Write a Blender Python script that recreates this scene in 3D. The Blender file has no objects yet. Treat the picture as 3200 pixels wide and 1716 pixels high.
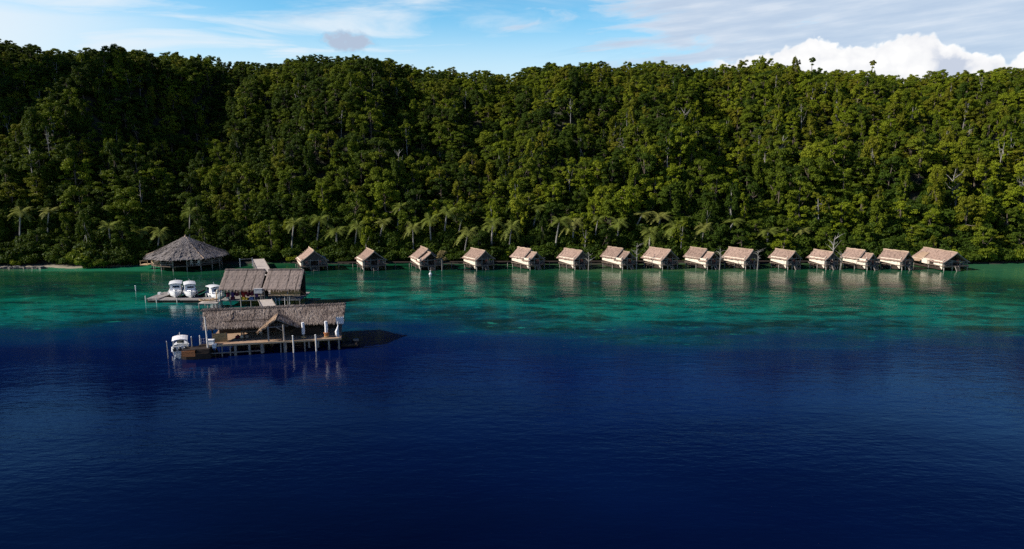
import bpy, bmesh, math, random
import numpy as np
from mathutils import Vector, Matrix
random.seed(7); RNG = np.random.default_rng(11)
S = bpy.context.scene
COL = S.collection
R = math.radians

# ------------------------------------------------------------------ camera model
F = 2134.0; HC = 24.0; PITCH = math.atan(358 / F)
cp, sp = math.cos(PITCH), math.sin(PITCH)
def ray(px, py):
    u = (px - 1600) / F; v = (858 - py) / F
    return (u, cp + v * sp, -sp + v * cp)
def at(px, py, z=0.0):
    d = ray(px, py); t = (z - HC) / d[2]
    return Vector((d[0] * t, d[1] * t, z))
def proj(x, y, z):
    f = y * cp - (z - HC) * sp; up = y * sp + (z - HC) * cp
    return 1600 + F * x / f, 858 - F * up / f
def azel(px, py):
    d = Vector(ray(px, py)).normalized()
    return math.degrees(math.atan2(d.x, d.y)), math.degrees(math.asin(d.z))

cam = bpy.data.cameras.new("camera"); cam_o = bpy.data.objects.new("camera", cam); COL.objects.link(cam_o)
cam.sensor_width = 36; cam.lens = 36 * F / 3200; cam.clip_start = 0.5; cam.clip_end = 8000
cam_o.location = (0, 0, HC); cam_o.rotation_euler = (math.pi / 2 - PITCH, 0, 0)
S.camera = cam_o

SUN = Vector((-0.84, -0.20, 0.535)).normalized()
SUN_EL = math.asin(SUN.z); SUN_ROT = math.atan2(SUN.x, SUN.y)
sl = bpy.data.lights.new("sun", 'SUN'); sl.energy = 5.0; sl.angle = R(0.5); sl.color = (1.0, 0.93, 0.82)
so = bpy.data.objects.new("sun", sl); COL.objects.link(so)
so.rotation_euler = SUN.to_track_quat('Z', 'Y').to_euler(); so.location = SUN * 300

S.view_settings.view_transform = 'Standard'; S.view_settings.look = 'None'
S.view_settings.gamma = 1; S.view_settings.exposure = 0.45
S.render.engine = 'CYCLES'
S.cycles.max_bounces = 5; S.cycles.diffuse_bounces = 1; S.cycles.glossy_bounces = 3
S.cycles.transmission_bounces = 3; S.cycles.transparent_max_bounces = 4
S.cycles.use_denoising = False
S.cycles.caustics_reflective = False; S.cycles.caustics_refractive = False

# ------------------------------------------------------------------ node helpers
class NT:
    def __init__(self, tree): self.t = tree; self.n = tree.nodes; self.l = tree.links
    def put(self, sock, v):
        if isinstance(v, (int, float)): sock.default_value = v
        elif isinstance(v, (tuple, list)):
            v = tuple(v)
            if len(v) == 3 and sock.type == 'RGBA': v = v + (1,)
            sock.default_value = v
        else: self.l.new(v, sock)
    def m(self, op, a, b=None, c=None, clamp=False):
        n = self.n.new('ShaderNodeMath'); n.operation = op; n.use_clamp = clamp
        for i, v in enumerate((a, b, c)):
            if v is not None: self.put(n.inputs[i], v)
        return n.outputs[0]
    def add(s, a, b): return s.m('ADD', a, b)
    def sub(s, a, b): return s.m('SUBTRACT', a, b)
    def mul(s, a, b): return s.m('MULTIPLY', a, b)
    def step(self, v, a, b, o0=0.0, o1=1.0):
        n = self.n.new('ShaderNodeMapRange'); n.interpolation_type = 'SMOOTHSTEP'; n.clamp = True
        self.put(n.inputs['Value'], v); self.put(n.inputs['From Min'], a); self.put(n.inputs['From Max'], b)
        self.put(n.inputs['To Min'], o0); self.put(n.inputs['To Max'], o1)
        return n.outputs[0]
    def xyz(self, x, y, z):
        n = self.n.new('ShaderNodeCombineXYZ')
        for i, v in enumerate((x, y, z)): self.put(n.inputs[i], v)
        return n.outputs[0]
    def sep(self, v):
        n = self.n.new('ShaderNodeSeparateXYZ'); self.put(n.inputs[0], v); return n.outputs
    def vmul(self, v, k):
        n = self.n.new('ShaderNodeVectorMath'); n.operation = 'MULTIPLY'; self.put(n.inputs[0], v); self.put(n.inputs[1], k); return n.outputs[0]
    def noise(self, vec, scale, detail=4, rough=0.55, dist=0.0, color=False):
        n = self.n.new('ShaderNodeTexNoise'); self.put(n.inputs['Vector'], vec)
        self.put(n.inputs['Scale'], scale); self.put(n.inputs['Detail'], detail)
        self.put(n.inputs['Roughness'], rough); self.put(n.inputs['Distortion'], dist)
        return n.outputs['Color' if color else 'Fac']
    def voro(self, vec, scale, feature='F1', smooth=None):
        n = self.n.new('ShaderNodeTexVoronoi'); n.feature = feature; self.put(n.inputs['Vector'], vec); self.put(n.inputs['Scale'], scale)
        return n.outputs['Distance']
    def mix(self, f, a, b, mode='MIX'):
        n = self.n.new('ShaderNodeMix'); n.data_type = 'RGBA'; n.blend_type = mode
        self.put(n.inputs[0], f); self.put(n.inputs[6], a); self.put(n.inputs[7], b)
        return n.outputs[2]
    def ramp(self, f, stops, interp='LINEAR'):
        n = self.n.new('ShaderNodeValToRGB'); n.color_ramp.interpolation = interp
        e = n.color_ramp.elements
        while len(e) < len(stops): e.new(0.5)
        for k, (p, c) in enumerate(stops): e[k].position = p; e[k].color = (*c, 1)
        self.put(n.inputs[0], f); return n.outputs[0]
    def curve(self, f, pts):
        n = self.n.new('ShaderNodeFloatCurve'); c = n.mapping.curves[0]
        while len(c.points) < len(pts): c.points.new(0.5, 0.5)
        for k, (x, y) in enumerate(pts): c.points[k].location = (x, y); c.points[k].handle_type = 'AUTO_CLAMPED'
        n.mapping.update(); self.put(n.inputs['Value'], f); return n.outputs[0]

def new_mat(name):
    m = bpy.data.materials.new(name); m.use_nodes = True; t = NT(m.node_tree); t.n.clear()
    out = t.n.new('ShaderNodeOutputMaterial'); b = t.n.new('ShaderNodeBsdfPrincipled')
    t.l.new(b.outputs[0], out.inputs[0]); return m, t, b, out
def bump(t, h, strength, dist):
    n = t.n.new('ShaderNodeBump'); n.inputs['Strength'].default_value = strength; n.inputs['Distance'].default_value = dist
    t.put(n.inputs['Height'], h); return n.outputs[0]
def coords(t, which='Object'):
    return t.n.new('ShaderNodeTexCoord').outputs[which]
def wpos(t): return t.n.new('ShaderNodeNewGeometry').outputs['Position']

def mat_plain(name, c0, c1, scale=2.0, stretch=(1, 1, 1), rough=0.8, spec=0.3, detail=4, bmp=0.0, metal=0.0):
    m, t, b, o = new_mat(name)
    v = t.vmul(coords(t), stretch); f = t.noise(v, scale, detail)
    t.put(b.inputs['Base Color'], t.mix(t.step(f, 0.3, 0.7), c0, c1))
    b.inputs['Roughness'].default_value = rough; b.inputs['Specular IOR Level'].default_value = spec; b.inputs['Metallic'].default_value = metal
    if bmp: t.put(b.inputs['Normal'], bump(t, f, bmp, 0.05))
    return m

def mat_thatch(name, cols, fibre=(14, 1.2, 1.2), seams=None, seam_w=0.06, rough=0.95, courses=None, bmp=.7):
    """straw: fibres run along local Y/Z; optional vertical seams along X and courses along Y"""
    m, t, b, o = new_mat(name); co = coords(t)
    x, y, z = t.sep(co)
    f1 = t.noise(t.vmul(co, fibre), 1.0, 5, 0.65); f2 = t.noise(co, 0.55, 3); f3 = t.noise(t.vmul(co, (3, 9, 9)), 1.0, 3)
    c = t.ramp(t.add(t.mul(f1, 0.62), t.mul(f2, 0.38)), [(0.3, cols[0]), (0.5, cols[1]), (0.68, cols[2])])
    c = t.mix(t.step(f3, 0.52, 0.72, 0.0, 0.35), c, cols[0])
    if seams:
        q = t.m('FRACT', t.add(t.m('DIVIDE', x, seams), t.mul(f2, 0.12)))
        d = t.m('ABSOLUTE', t.sub(q, 0.5))
        c = t.mix(t.mul(t.step(d, seam_w / seams * .5, seam_w / seams * 1.3, 1.0, 0.0), t.step(f2, .35, .6, .25, .9)), c, tuple(k * 0.16 for k in cols[0]))
    if courses:
        q = t.m('FRACT', t.add(t.m('DIVIDE', y, courses), t.mul(f1, 0.3)))
        c = t.mix(t.step(q, 0.0, 0.16, 0.55, 0.0), c, tuple(k * 0.45 for k in cols[0]))
    rnd = t.n.new('ShaderNodeObjectInfo').outputs['Random']; blot = t.noise(t.add(co, rnd) if False else co, .35, 2)
    k = t.add(t.step(rnd, 0, 1, .80, 1.1), t.mul(t.sub(blot, .5), .3)); c = t.mix(1.0, c, t.xyz(k, t.mul(k, .99), t.mul(k, .97)), 'MULTIPLY')
    t.put(b.inputs['Base Color'], c); b.inputs['Roughness'].default_value = rough; b.inputs['Specular IOR Level'].default_value = 0.1
    t.put(b.inputs['Normal'], bump(t, f1, bmp, 0.08))
    return m

def mat_wood(name, dark, light, plank=None, axis=0, rough=0.8):
    m, t, b, o = new_mat(name); co = coords(t); s = t.sep(co)
    st = [1.2, 9, 9] if axis == 0 else ([9, 1.2, 9] if axis == 1 else [9, 9, 1.2])
    f = t.noise(t.vmul(co, st), 1.0, 5, 0.6); g = t.noise(co, 0.9, 3)
    c = t.mix(t.step(t.add(t.mul(f, .6), t.mul(g, .4)), 0.32, 0.68), dark, light)
    if plank:
        ax, w = plank
        q = t.m('DIVIDE', s[ax], w); fr = t.m('FRACT', q); fl = t.m('FLOOR', q)
        wn = t.n.new('ShaderNodeTexWhiteNoise'); wn.noise_dimensions = '1D'; t.put(wn.inputs['W'], fl)
        c = t.mix(t.mul(wn.outputs['Value'], 0.55), c, dark)
        c = t.mix(t.step(fr, 0.0, 0.09, 0.9, 0.0), c, (0.004, 0.004, 0.004))
    t.put(b.inputs['Base Color'], c); b.inputs['Roughness'].default_value = rough; b.inputs['Specular IOR Level'].default_value = 0.2
    t.put(b.inputs['Normal'], bump(t, f, 0.4, 0.02))
    return m

MAT = {}
MAT['thatch_old'] = mat_thatch('thatch_old', [(.02, .015, .014), (.17, .13, .112), (.46, .39, .34)], (9, 1.2, 1.2), seams=1.85, seam_w=.07)
MAT['thatch_old_straw'] = mat_thatch('thatch_old_straw', [(.05, .04, .034), (.20, .16, .14), (.42, .36, .32)], (6, 3, 3))
MAT['thatch_panel'] = mat_thatch('thatch_panel', [(.20, .158, .14), (.275, .22, .196), (.335, .275, .248)], (4, 1.0, 1.0), seams=1.55, seam_w=.10, courses=0.62, bmp=.25)
MAT['thatch_hut'] = mat_thatch('thatch_hut', [(.235, .158, .126), (.30, .208, .168), (.355, .255, .208)], (4, 1.5, 1.5), courses=0.9, bmp=.4)
MAT['thatch_sunlit'] = mat_thatch('thatch_sunlit', [(.26, .17, .11), (.42, .29, .2), (.55, .4, .29)], (7, 2, 2))  # sunlight put into the colour, for slopes on the sun side
MAT['thatch_round'] = mat_thatch('thatch_round', [(.12, .105, .10), (.20, .178, .172), (.30, .272, .265)], (2.5, 2.5, 2.5))
MAT['thatch_edge'] = mat_thatch('thatch_edge', [(.30, .21, .15), (.42, .31, .23), (.52, .4, .3)], (6, 6, 6))
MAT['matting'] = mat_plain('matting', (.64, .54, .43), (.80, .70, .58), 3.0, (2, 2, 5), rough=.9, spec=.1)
MAT['matting_shaded'] = mat_plain('matting_shaded', (.05, .042, .036), (.11, .092, .078), 3.0, (4, 4, 1), rough=.9, spec=.1)  # matting with the shade of the hut fronts put into the colour
MAT['wood_grey'] = mat_wood('wood_grey', (.12, .10, .088), (.30, .265, .24))
MAT['wood_post'] = mat_wood('wood_post', (.16, .14, .12), (.40, .36, .32), axis=2)
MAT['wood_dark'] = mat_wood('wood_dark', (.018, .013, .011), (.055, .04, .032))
MAT['wood_pale_post'] = mat_wood('wood_pale_post', (.50, .46, .42), (.80, .77, .72), axis=2)
MAT['deck_tan'] = mat_wood('deck_tan', (.30, .19, .125), (.52, .36, .25), plank=(1, .19), axis=0)
MAT['deck_grey'] = mat_wood('deck_grey', (.19, .17, .16), (.37, .34, .315), plank=(0, .2), axis=1)
MAT['deck_hut'] = mat_wood('deck_hut', (.10, .075, .06), (.24, .18, .14), plank=(1, .16), axis=0)
MAT['deck_pale'] = mat_wood('deck_pale', (.46, .40, .35), (.66, .59, .52), plank=(1, .24), axis=0)
MAT['board_tan'] = mat_wood('board_tan', (.30, .18, .075), (.48, .31, .14))
MAT['board_orange'] = mat_wood('board_orange', (.26, .095, .035), (.44, .18, .075))
MAT['beam_tan'] = mat_wood('beam_tan', (.45, .29, .16), (.62, .43, .26))
MAT['gelcoat'] = mat_plain('gelcoat', (.74, .74, .74), (.82, .82, .81), 1.5, rough=.28, spec=.5)
MAT['white_cloth'] = mat_plain('white_cloth', (.62, .60, .60), (.84, .83, .83), 3.0, rough=.9)
MAT['white_paint'] = mat_plain('white_paint', (.60, .59, .57), (.82, .81, .79), 3.0, (1, 1, 3), rough=.6)
MAT['motor_dark'] = mat_plain('motor_dark', (.012, .013, .016), (.03, .032, .036), 4, rough=.35, spec=.5)
MAT['glass_dark'] = mat_plain('glass_dark', (.02, .03, .035), (.03, .05, .055), 2, rough=.08, spec=.6)
MAT['metal'] = mat_plain('metal', (.45, .46, .47), (.62, .63, .64), 5, rough=.35, metal=.9)
MAT['cabinet_grey'] = mat_plain('cabinet_grey', (.36, .35, .35), (.48, .47, .47), 3, rough=.6)
MAT['stone'] = mat_plain('stone', (.09, .08, .072), (.22, .2, .18), 1.2, rough=.95, bmp=.6)
MAT['bark_pale'] = mat_plain('bark_pale', (.14, .127, .113), (.36, .34, .31), 1.4, (1, 1, .6), rough=.9)
MAT['bark_brown'] = mat_plain('bark_brown', (.07, .055, .042), (.17, .135, .105), 1.6, (1, 1, .5), rough=.95)
MAT['cushion'] = mat_plain('cushion', (.42, .13, .09), (.55, .2, .14), 3, rough=.9)
MAT['white_chair'] = MAT['white_paint']
for nm, c in dict(red=(.46, .02, .018), maroon=(.13, .012, .03), black=(.012, .012, .014), purple=(.10, .035, .14), yellow=(.58, .36, .03), green=(.04, .14, .08), cream=(.6, .56, .46), blue=(.03, .07, .22)).items():
    MAT['fabric_' + nm] = mat_plain('fabric_' + nm, tuple(k * .7 for k in c), c, 4, rough=.8)

def mat_leaf(name, stops, trans=0.22):
    m, t, b, o = new_mat(name)
    oi = t.n.new('ShaderNodeObjectInfo'); co = coords(t)
    n1 = t.noise(co, 0.55, 2); n2 = t.noise(co, 3.1, 2)
    f = t.add(t.mul(oi.outputs['Random'], .58), t.add(t.mul(n1, .34), t.mul(n2, .12)))
    c = t.ramp(f, stops)
    t.put(b.inputs['Base Color'], c); b.inputs['Roughness'].default_value = .55; b.inputs['Specular IOR Level'].default_value = .1
    tr = t.n.new('ShaderNodeBsdfTranslucent'); t.put(tr.inputs['Color'], t.mix(.5, c, (.13, .16, .008)))
    mx = t.n.new('ShaderNodeMixShader'); mx.inputs[0].default_value = trans
    t.l.new(b.outputs[0], mx.inputs[1]); t.l.new(tr.outputs[0], mx.inputs[2]); t.l.new(mx.outputs[0], o.inputs[0])
    return m
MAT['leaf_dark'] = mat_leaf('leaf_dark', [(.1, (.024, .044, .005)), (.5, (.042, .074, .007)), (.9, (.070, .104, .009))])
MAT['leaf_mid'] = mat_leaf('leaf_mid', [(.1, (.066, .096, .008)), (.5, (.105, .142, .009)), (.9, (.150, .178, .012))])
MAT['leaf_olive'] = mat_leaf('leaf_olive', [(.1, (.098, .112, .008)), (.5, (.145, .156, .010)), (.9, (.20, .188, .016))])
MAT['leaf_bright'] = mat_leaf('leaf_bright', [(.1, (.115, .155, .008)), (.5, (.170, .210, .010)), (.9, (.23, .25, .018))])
MAT['leaf_palm'] = mat_leaf('leaf_palm', [(.1, (.14, .18, .028)), (.5, (.20, .235, .045)), (.9, (.29, .28, .08))], .28)

# ------------------------------------------------------------------ mesh builder
class MB:
    def __init__(self): self.v = []; self.f = []
    def poly(self, *p):
        i = len(self.v); self.v += [tuple(q) for q in p]; self.f.append(tuple(range(i, i + len(p)))); return self
    def box(self, c, s, rz=0.0, tilt=None):
        x, y, z = (k / 2 for k in s)
        M = Matrix.Rotation(rz, 3, 'Z')
        if tilt is not None: M = M @ tilt
        i = len(self.v); c = Vector(c)
        for dx, dy, dz in ((-1, -1, -1), (1, -1, -1), (1, 1, -1), (-1, 1, -1), (-1, -1, 1), (1, -1, 1), (1, 1, 1), (-1, 1, 1)):
            self.v.append(tuple(c + M @ Vector((dx * x, dy * y, dz * z))))
        for q in ((3, 2, 1, 0), (4, 5, 6, 7), (0, 1, 5, 4), (1, 2, 6, 5), (2, 3, 7, 6), (3, 0, 4, 7)): self.f.append(tuple(i + k for k in q))
        return self
    def span(self, x0, x1, y0, y1, z0, z1): return self.box(((x0 + x1) / 2, (y0 + y1) / 2, (z0 + z1) / 2), (x1 - x0, y1 - y0, z1 - z0))
    def beam(self, p, q, w, h=None):
        p = Vector(p); q = Vector(q); d = (q - p); h = h or w
        up = Vector((0, 0, 1)) if abs(d.normalized().z) < .95 else Vector((0, 1, 0))
        a = d.cross(up).normalized() * w / 2; b = a.cross(d).normalized() * h / 2
        i = len(self.v)
        for e in (p, q):
            for k in (-a - b, a - b, a + b, -a + b): self.v.append(tuple(e + k))
        for q4 in ((0, 1, 2, 3), (7, 6, 5, 4), (0, 4, 5, 1), (1, 5, 6, 2), (2, 6, 7, 3), (3, 7, 4, 0)): self.f.append(tuple(i + k for k in q4))
        return self
    def tube(self, pts, rad, n=7, cap=True):
        pts = [Vector(p) for p in pts]
        if isinstance(rad, (int, float)): rad = [rad] * len(pts)
        base = len(self.v)
        for k, p in enumerate(pts):
            d = (pts[min(k + 1, len(pts) - 1)] - pts[max(k - 1, 0)]).normalized()
            up = Vector((0, 0, 1)) if abs(d.z) < .9 else Vector((1, 0, 0))
            a = d.cross(up).normalized(); b = a.cross(d)
            for j in range(n):
                t = 2 * math.pi * j / n; self.v.append(tuple(p + (a * math.cos(t) + b * math.sin(t)) * rad[k]))
        for k in range(len(pts) - 1):
            for j in range(n):
                self.f.append((base + k * n + j, base + k * n + (j + 1) % n, base + (k + 1) * n + (j + 1) % n, base + (k + 1) * n + j))
        if cap:
            self.f.append(tuple(base + j for j in range(n))[::-1]); self.f.append(tuple(base + (len(pts) - 1) * n + j for j in range(n)))
        return self
    def lathe(self, prof, n=12, c=(0, 0, 0)):
        base = len(self.v)
        for r, z in prof:
            for j in range(n):
                t = 2 * math.pi * j / n; self.v.append((c[0] + r * math.cos(t), c[1] + r * math.sin(t), c[2] + z))
        for k in range(len(prof) - 1):
            for j in range(n): self.f.append((base + k * n + j, base + k * n + (j + 1) % n, base + (k + 1) * n + (j + 1) % n, base + (k + 1) * n + j))
        self.f.append(tuple(base + j for j in range(n))[::-1]); self.f.append(tuple(base + (len(prof) - 1) * n + j for j in range(n)))
        return self
    def slab(self, p00, p10, p11, p01, th, nu=12, nv=8, jit=0.03, seed=0, edge=0.0, sag=0.0):
        """bumpy thick roof slope; p00-p10 is the eave, p01-p11 the ridge"""
        rr = random.Random(seed); P = [Vector(p) for p in (p00, p10, p11, p01)]
        nrm = (P[1] - P[0]).cross(P[3] - P[0]).normalized()
        if nrm.z < 0: nrm = -nrm
        top = {}; bot = {}
        for i in range(nu + 1):
            for j in range(nv + 1):
                u = i / nu; v = j / nv
                p = (P[0] * (1 - u) + P[1] * u) * (1 - v) + (P[3] * (1 - u) + P[2] * u) * v
                p = p - Vector((0, 0, sag * 4 * v * (1 - v)))
                if j == 0: p = p + (P[0] - P[3]).normalized() * rr.uniform(-edge, edge)
                if i in (0, nu): p = p + (P[1] - P[0]).normalized() * rr.uniform(-edge, edge) * .6
                rim = (i in (0, nu)) or (j == 0)
                top[i, j] = len(self.v); self.v.append(tuple(p + nrm * (rr.uniform(-jit, jit) - (th * .35 if rim else 0))))
                bot[i, j] = len(self.v); self.v.append(tuple(p - nrm * th))
        for i in range(nu):
            for j in range(nv):
                self.f.append((top[i, j], top[i + 1, j], top[i + 1, j + 1], top[i, j + 1]))
                self.f.append((bot[i, j], bot[i, j + 1], bot[i + 1, j + 1], bot[i + 1, j]))
        for i in range(nu):
            self.f.append((bot[i, 0], bot[i + 1, 0], top[i + 1, 0], top[i, 0])); self.f.append((top[i, nv], top[i + 1, nv], bot[i + 1, nv], bot[i, nv]))
        for j in range(nv):
            self.f.append((top[0, j], top[0, j + 1], bot[0, j + 1], bot[0, j])); self.f.append((bot[nu, j], bot[nu, j + 1], top[nu, j + 1], top[nu, j]))
        return self
    def straw(self, p00, p10, p11, p01, n, ln=(.35, .8), w=(.03, .07), lift=.09, seed=0, vr=(0, 1), droop=.12):
        """loose straw bundles lying down a slope"""
        rr = random.Random(seed); P = [Vector(p) for p in (p00, p10, p11, p01)]
        ux = (P[1] - P[0]).normalized(); dn = (P[0] - P[3]).normalized(); nrm = ux.cross(-dn)
        if nrm.z < 0: nrm = -nrm
        for k in range(n):
            u = rr.random(); v = rr.uniform(*vr)
            p = (P[0] * (1 - u) + P[1] * u) * (1 - v) + (P[3] * (1 - u) + P[2] * u) * v
            d = (dn + ux * rr.uniform(-.18, .18) + nrm * rr.uniform(-.02, .12)).normalized()
            L = rr.uniform(*ln); W = rr.uniform(*w); a = ux * W
            q0 = p + nrm * rr.uniform(.01, lift); q1 = q0 + d * L - Vector((0, 0, droop * L * rr.random()))
            self.poly(q0 - a, q0 + a, q1 + a * .5 + nrm * .01, q1 - a * .5)
        return self
    def build(self, name, mat, parent=None, smooth=False, loc=None, rz=None):
        me = bpy.data.meshes.new(name); me.from_pydata(self.v, [], self.f); me.update()
        if isinstance(mat, str): mat = MAT[mat]
        me.materials.append(mat)
        if smooth: me.polygons.foreach_set('use_smooth', [True] * len(me.polygons))
        o = bpy.data.objects.new(name, me); COL.objects.link(o)
        if parent: o.parent = parent
        if loc is not None: o.location = loc
        if rz is not None: o.rotation_euler.z = rz
        return o

def tag(o, label=None, cat=None, group=None, kind=None):
    if label: o['label'] = label
    if cat: o['category'] = cat
    if group: o['group'] = group
    if kind: o['kind'] = kind
    return o
def thing(name, label, cat, loc=(0, 0, 0), rz=0.0, group=None):
    o = bpy.data.objects.new(name, None); COL.objects.link(o); o.location = loc; o.rotation_euler = (0, 0, rz)
    o.empty_display_size = .3
    return tag(o, label, cat, group)
def copy_tree(o, parent=None):
    c = o.copy(); COL.objects.link(c)
    if parent: c.parent = parent
    for ch in list(o.children): copy_tree(ch, c)
    return c
def mesh_np(name, V, Fq, mats, midx=None, smooth=False):
    me = bpy.data.meshes.new(name); me.from_pydata(V.tolist() if hasattr(V, 'tolist') else V, [], Fq.tolist() if hasattr(Fq, 'tolist') else Fq)
    for m in mats: me.materials.append(MAT[m] if isinstance(m, str) else m)
    if midx is not None: me.polygons.foreach_set('material_index', midx)
    if smooth: me.polygons.foreach_set('use_smooth', [True] * len(me.polygons))
    me.update(); return me

# ------------------------------------------------------------------ sky
def make_world():
    w = bpy.data.worlds.new("World"); S.world = w; w.use_nodes = True
    t = NT(w.node_tree); t.n.clear()
    out = t.n.new('ShaderNodeOutputWorld')
    sky = t.n.new('ShaderNodeTexSky'); sky.sky_type = 'NISHITA'; sky.sun_disc = False
    sky.sun_elevation = SUN_EL; sky.sun_rotation = SUN_ROT; sky.altitude = 0
    sky.air_density = 1.0; sky.dust_density = 0.2; sky.ozone_density = 3.0
    d = coords(t, 'Generated'); x, y, z = t.sep(d)
    az = t.mul(t.m('ARCTAN2', x, y), 180 / math.pi); el = t.mul(t.m('ARCSINE', z), 180 / math.pi)
    glow = t.step(el, 11, 26, 1.0, .2)
    base = t.mix(1.0, sky.outputs[0], t.xyz(t.step(el, 11, 25, .92, .10), t.step(el, 11, 25, 1.66, .36), t.step(el, 11, 26, 1.75, .80)), 'MULTIPLY')
    # --- thin high cloud
    q = t.xyz(t.mul(t.add(az, t.mul(el, 1.6)), .05), t.mul(t.sub(el, t.mul(az, .05)), .42), 0.0)
    n = t.noise(q, 1.0, 6, .58, .6)
    cir = t.mul(t.step(n, .36, .66), t.step(az, -8.0, 6.0, .9, .25))
    low = t.step(el, 6.0, 12.0, .62, 0.0)
    leftlow = t.mul(t.step(az, -40, -14, .95, 0), t.step(t.add(el, t.mul(t.sub(n, .5), 3)), 9.0, 11.6, 1, .2))
    thin = t.m('MAXIMUM', t.m('MAXIMUM', cir, low), leftlow)
    # --- grey-lilac sheet at the upper right
    q2 = t.xyz(t.mul(az, .11), t.mul(t.sub(el, t.mul(az, .06)), .62), 3.0)
    n2 = t.noise(q2, 1.0, 6, .6, .5)
    bias = t.add(t.step(az, -4, 24, -.24, .24), t.step(el, 6.5, 11.5, -.02, .07))
    gap = t.mul(t.step(az, 33.5, 37.0), t.step(el, 12.3, 13.2, 0, -.8))
    sheet = t.step(t.add(t.add(n2, bias), gap), .38, .66)
    tone = t.noise(t.vmul(q2, (1.3, 1.7, 1)), 1.6, 4, .55)
    sheet_c = t.ramp(tone, [(.3, (.50, .60, .76)), (.5, (.57, .66, .80)), (.72, (.70, .76, .86))])
    # --- small grey puff
    a0, e0 = azel(1088, 130)
    dx = t.m('DIVIDE', t.sub(az, a0), 2.4); dy = t.m('DIVIDE', t.sub(el, e0), .85)
    rr = t.add(t.mul(dx, dx), t.mul(dy, dy)); pn = t.noise(t.xyz(az, t.mul(el, 1.4), 7), .9, 4)
    puff = t.mul(t.step(t.add(rr, t.mul(t.sub(pn, .5), 2.2)), .2, 1.15, 1, 0), .9)
    # --- cumulus bank on the right
    pts = [(2150, 190), (2200, 183), (2290, 178), (2330, 165), (2420, 150), (2480, 125), (2540, 112), (2585, 118), (2620, 140), (2680, 128), (2715, 138),
           (2760, 118), (2820, 100), (2880, 90), (2930, 98), (2952, 134), (3000, 142), (3080, 160), (3135, 168), (3152, 186), (3172, 178), (3200, 150), (3260, 110)]
    A = [azel(*p) for p in pts]; a_lo, a_hi = A[0][0], A[-1][0]
    top = t.mul(t.curve(t.m('DIVIDE', t.sub(az, a_lo), a_hi - a_lo), [((a - a_lo) / (a_hi - a_lo), e / 20) for a, e in A]), 20)
    pv = t.xyz(az, el, 0.0); wob = t.noise(pv, .55, 3, .5, color=True)
    n_ = t.n.new('ShaderNodeVectorMath'); n_.operation = 'ADD'; t.put(n_.inputs[0], pv); t.put(n_.inputs[1], t.vmul(wob, (1.1, 1.1, 0)))
    bil = t.add(t.mul(t.voro(n_.outputs[0], .85), .9), t.mul(t.voro(n_.outputs[0], 2.1), .38))
    fine = t.noise(pv, 3.0, 5, .6)
    edge = t.add(t.sub(top, t.mul(t.sub(bil, .48), .85)), t.mul(t.sub(fine, .5), .34))
    depth = t.sub(edge, el)
    cum = t.mul(t.step(depth, -.05, .22), t.mul(t.step(az, a_lo + .2, a_lo + 3), t.step(az, a_hi + 1, a_hi + 9, 1, 0)))
    lit = t.noise(t.vmul(n_.outputs[0], (1, 1.3, 1)), .55, 4, .55)
    lit2 = t.noise(t.vmul(t.xyz(t.sub(az, .35), t.add(el, .25), 0), (1, 1.3, 1)), .8, 4, .55)
    sh = t.add(t.mul(bil, .42), t.mul(t.sub(lit, t.mul(lit2, .6)), .8))
    hol = t.mul(t.step(t.m('ABSOLUTE', t.sub(az, azel(2985, 180)[0])), .4, 2.0, .55, 0), t.step(depth, .25, .9))
    cum_c = t.ramp(t.add(sh, hol), [(.28, (1.0, 1.0, 1.0)), (.62, (.88, .89, .92)), (.95, (.58, .64, .76))])
    bg = t.n.new('ShaderNodeBackground'); t.put(bg.inputs[0], base); bg.inputs[1].default_value = 0.075
    cl = t.n.new('ShaderNodeBackground')
    c = t.mix(puff, t.mix(sheet, (.80, .88, .95), sheet_c), (.44, .50, .64))
    c = t.mix(cum, c, cum_c); t.put(cl.inputs[0], c); cl.inputs[1].default_value = 0.74
    a = t.m('MAXIMUM', t.m('MAXIMUM', thin, t.mul(sheet, .93)), t.m('MAXIMUM', puff, cum))
    a = t.mul(t.mul(a, t.step(el, -1, 2)), t.step(el, 12.2, 15.5, 1, .0))
    mx = t.n.new('ShaderNodeMixShader'); t.put(mx.inputs[0], a)
    t.l.new(bg.outputs[0], mx.inputs[1]); t.l.new(cl.outputs[0], mx.inputs[2]); t.l.new(mx.outputs[0], out.inputs[0])
    w.cycles.sampling_method = 'MANUAL'; w.cycles.sample_map_resolution = 512
make_world()

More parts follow.
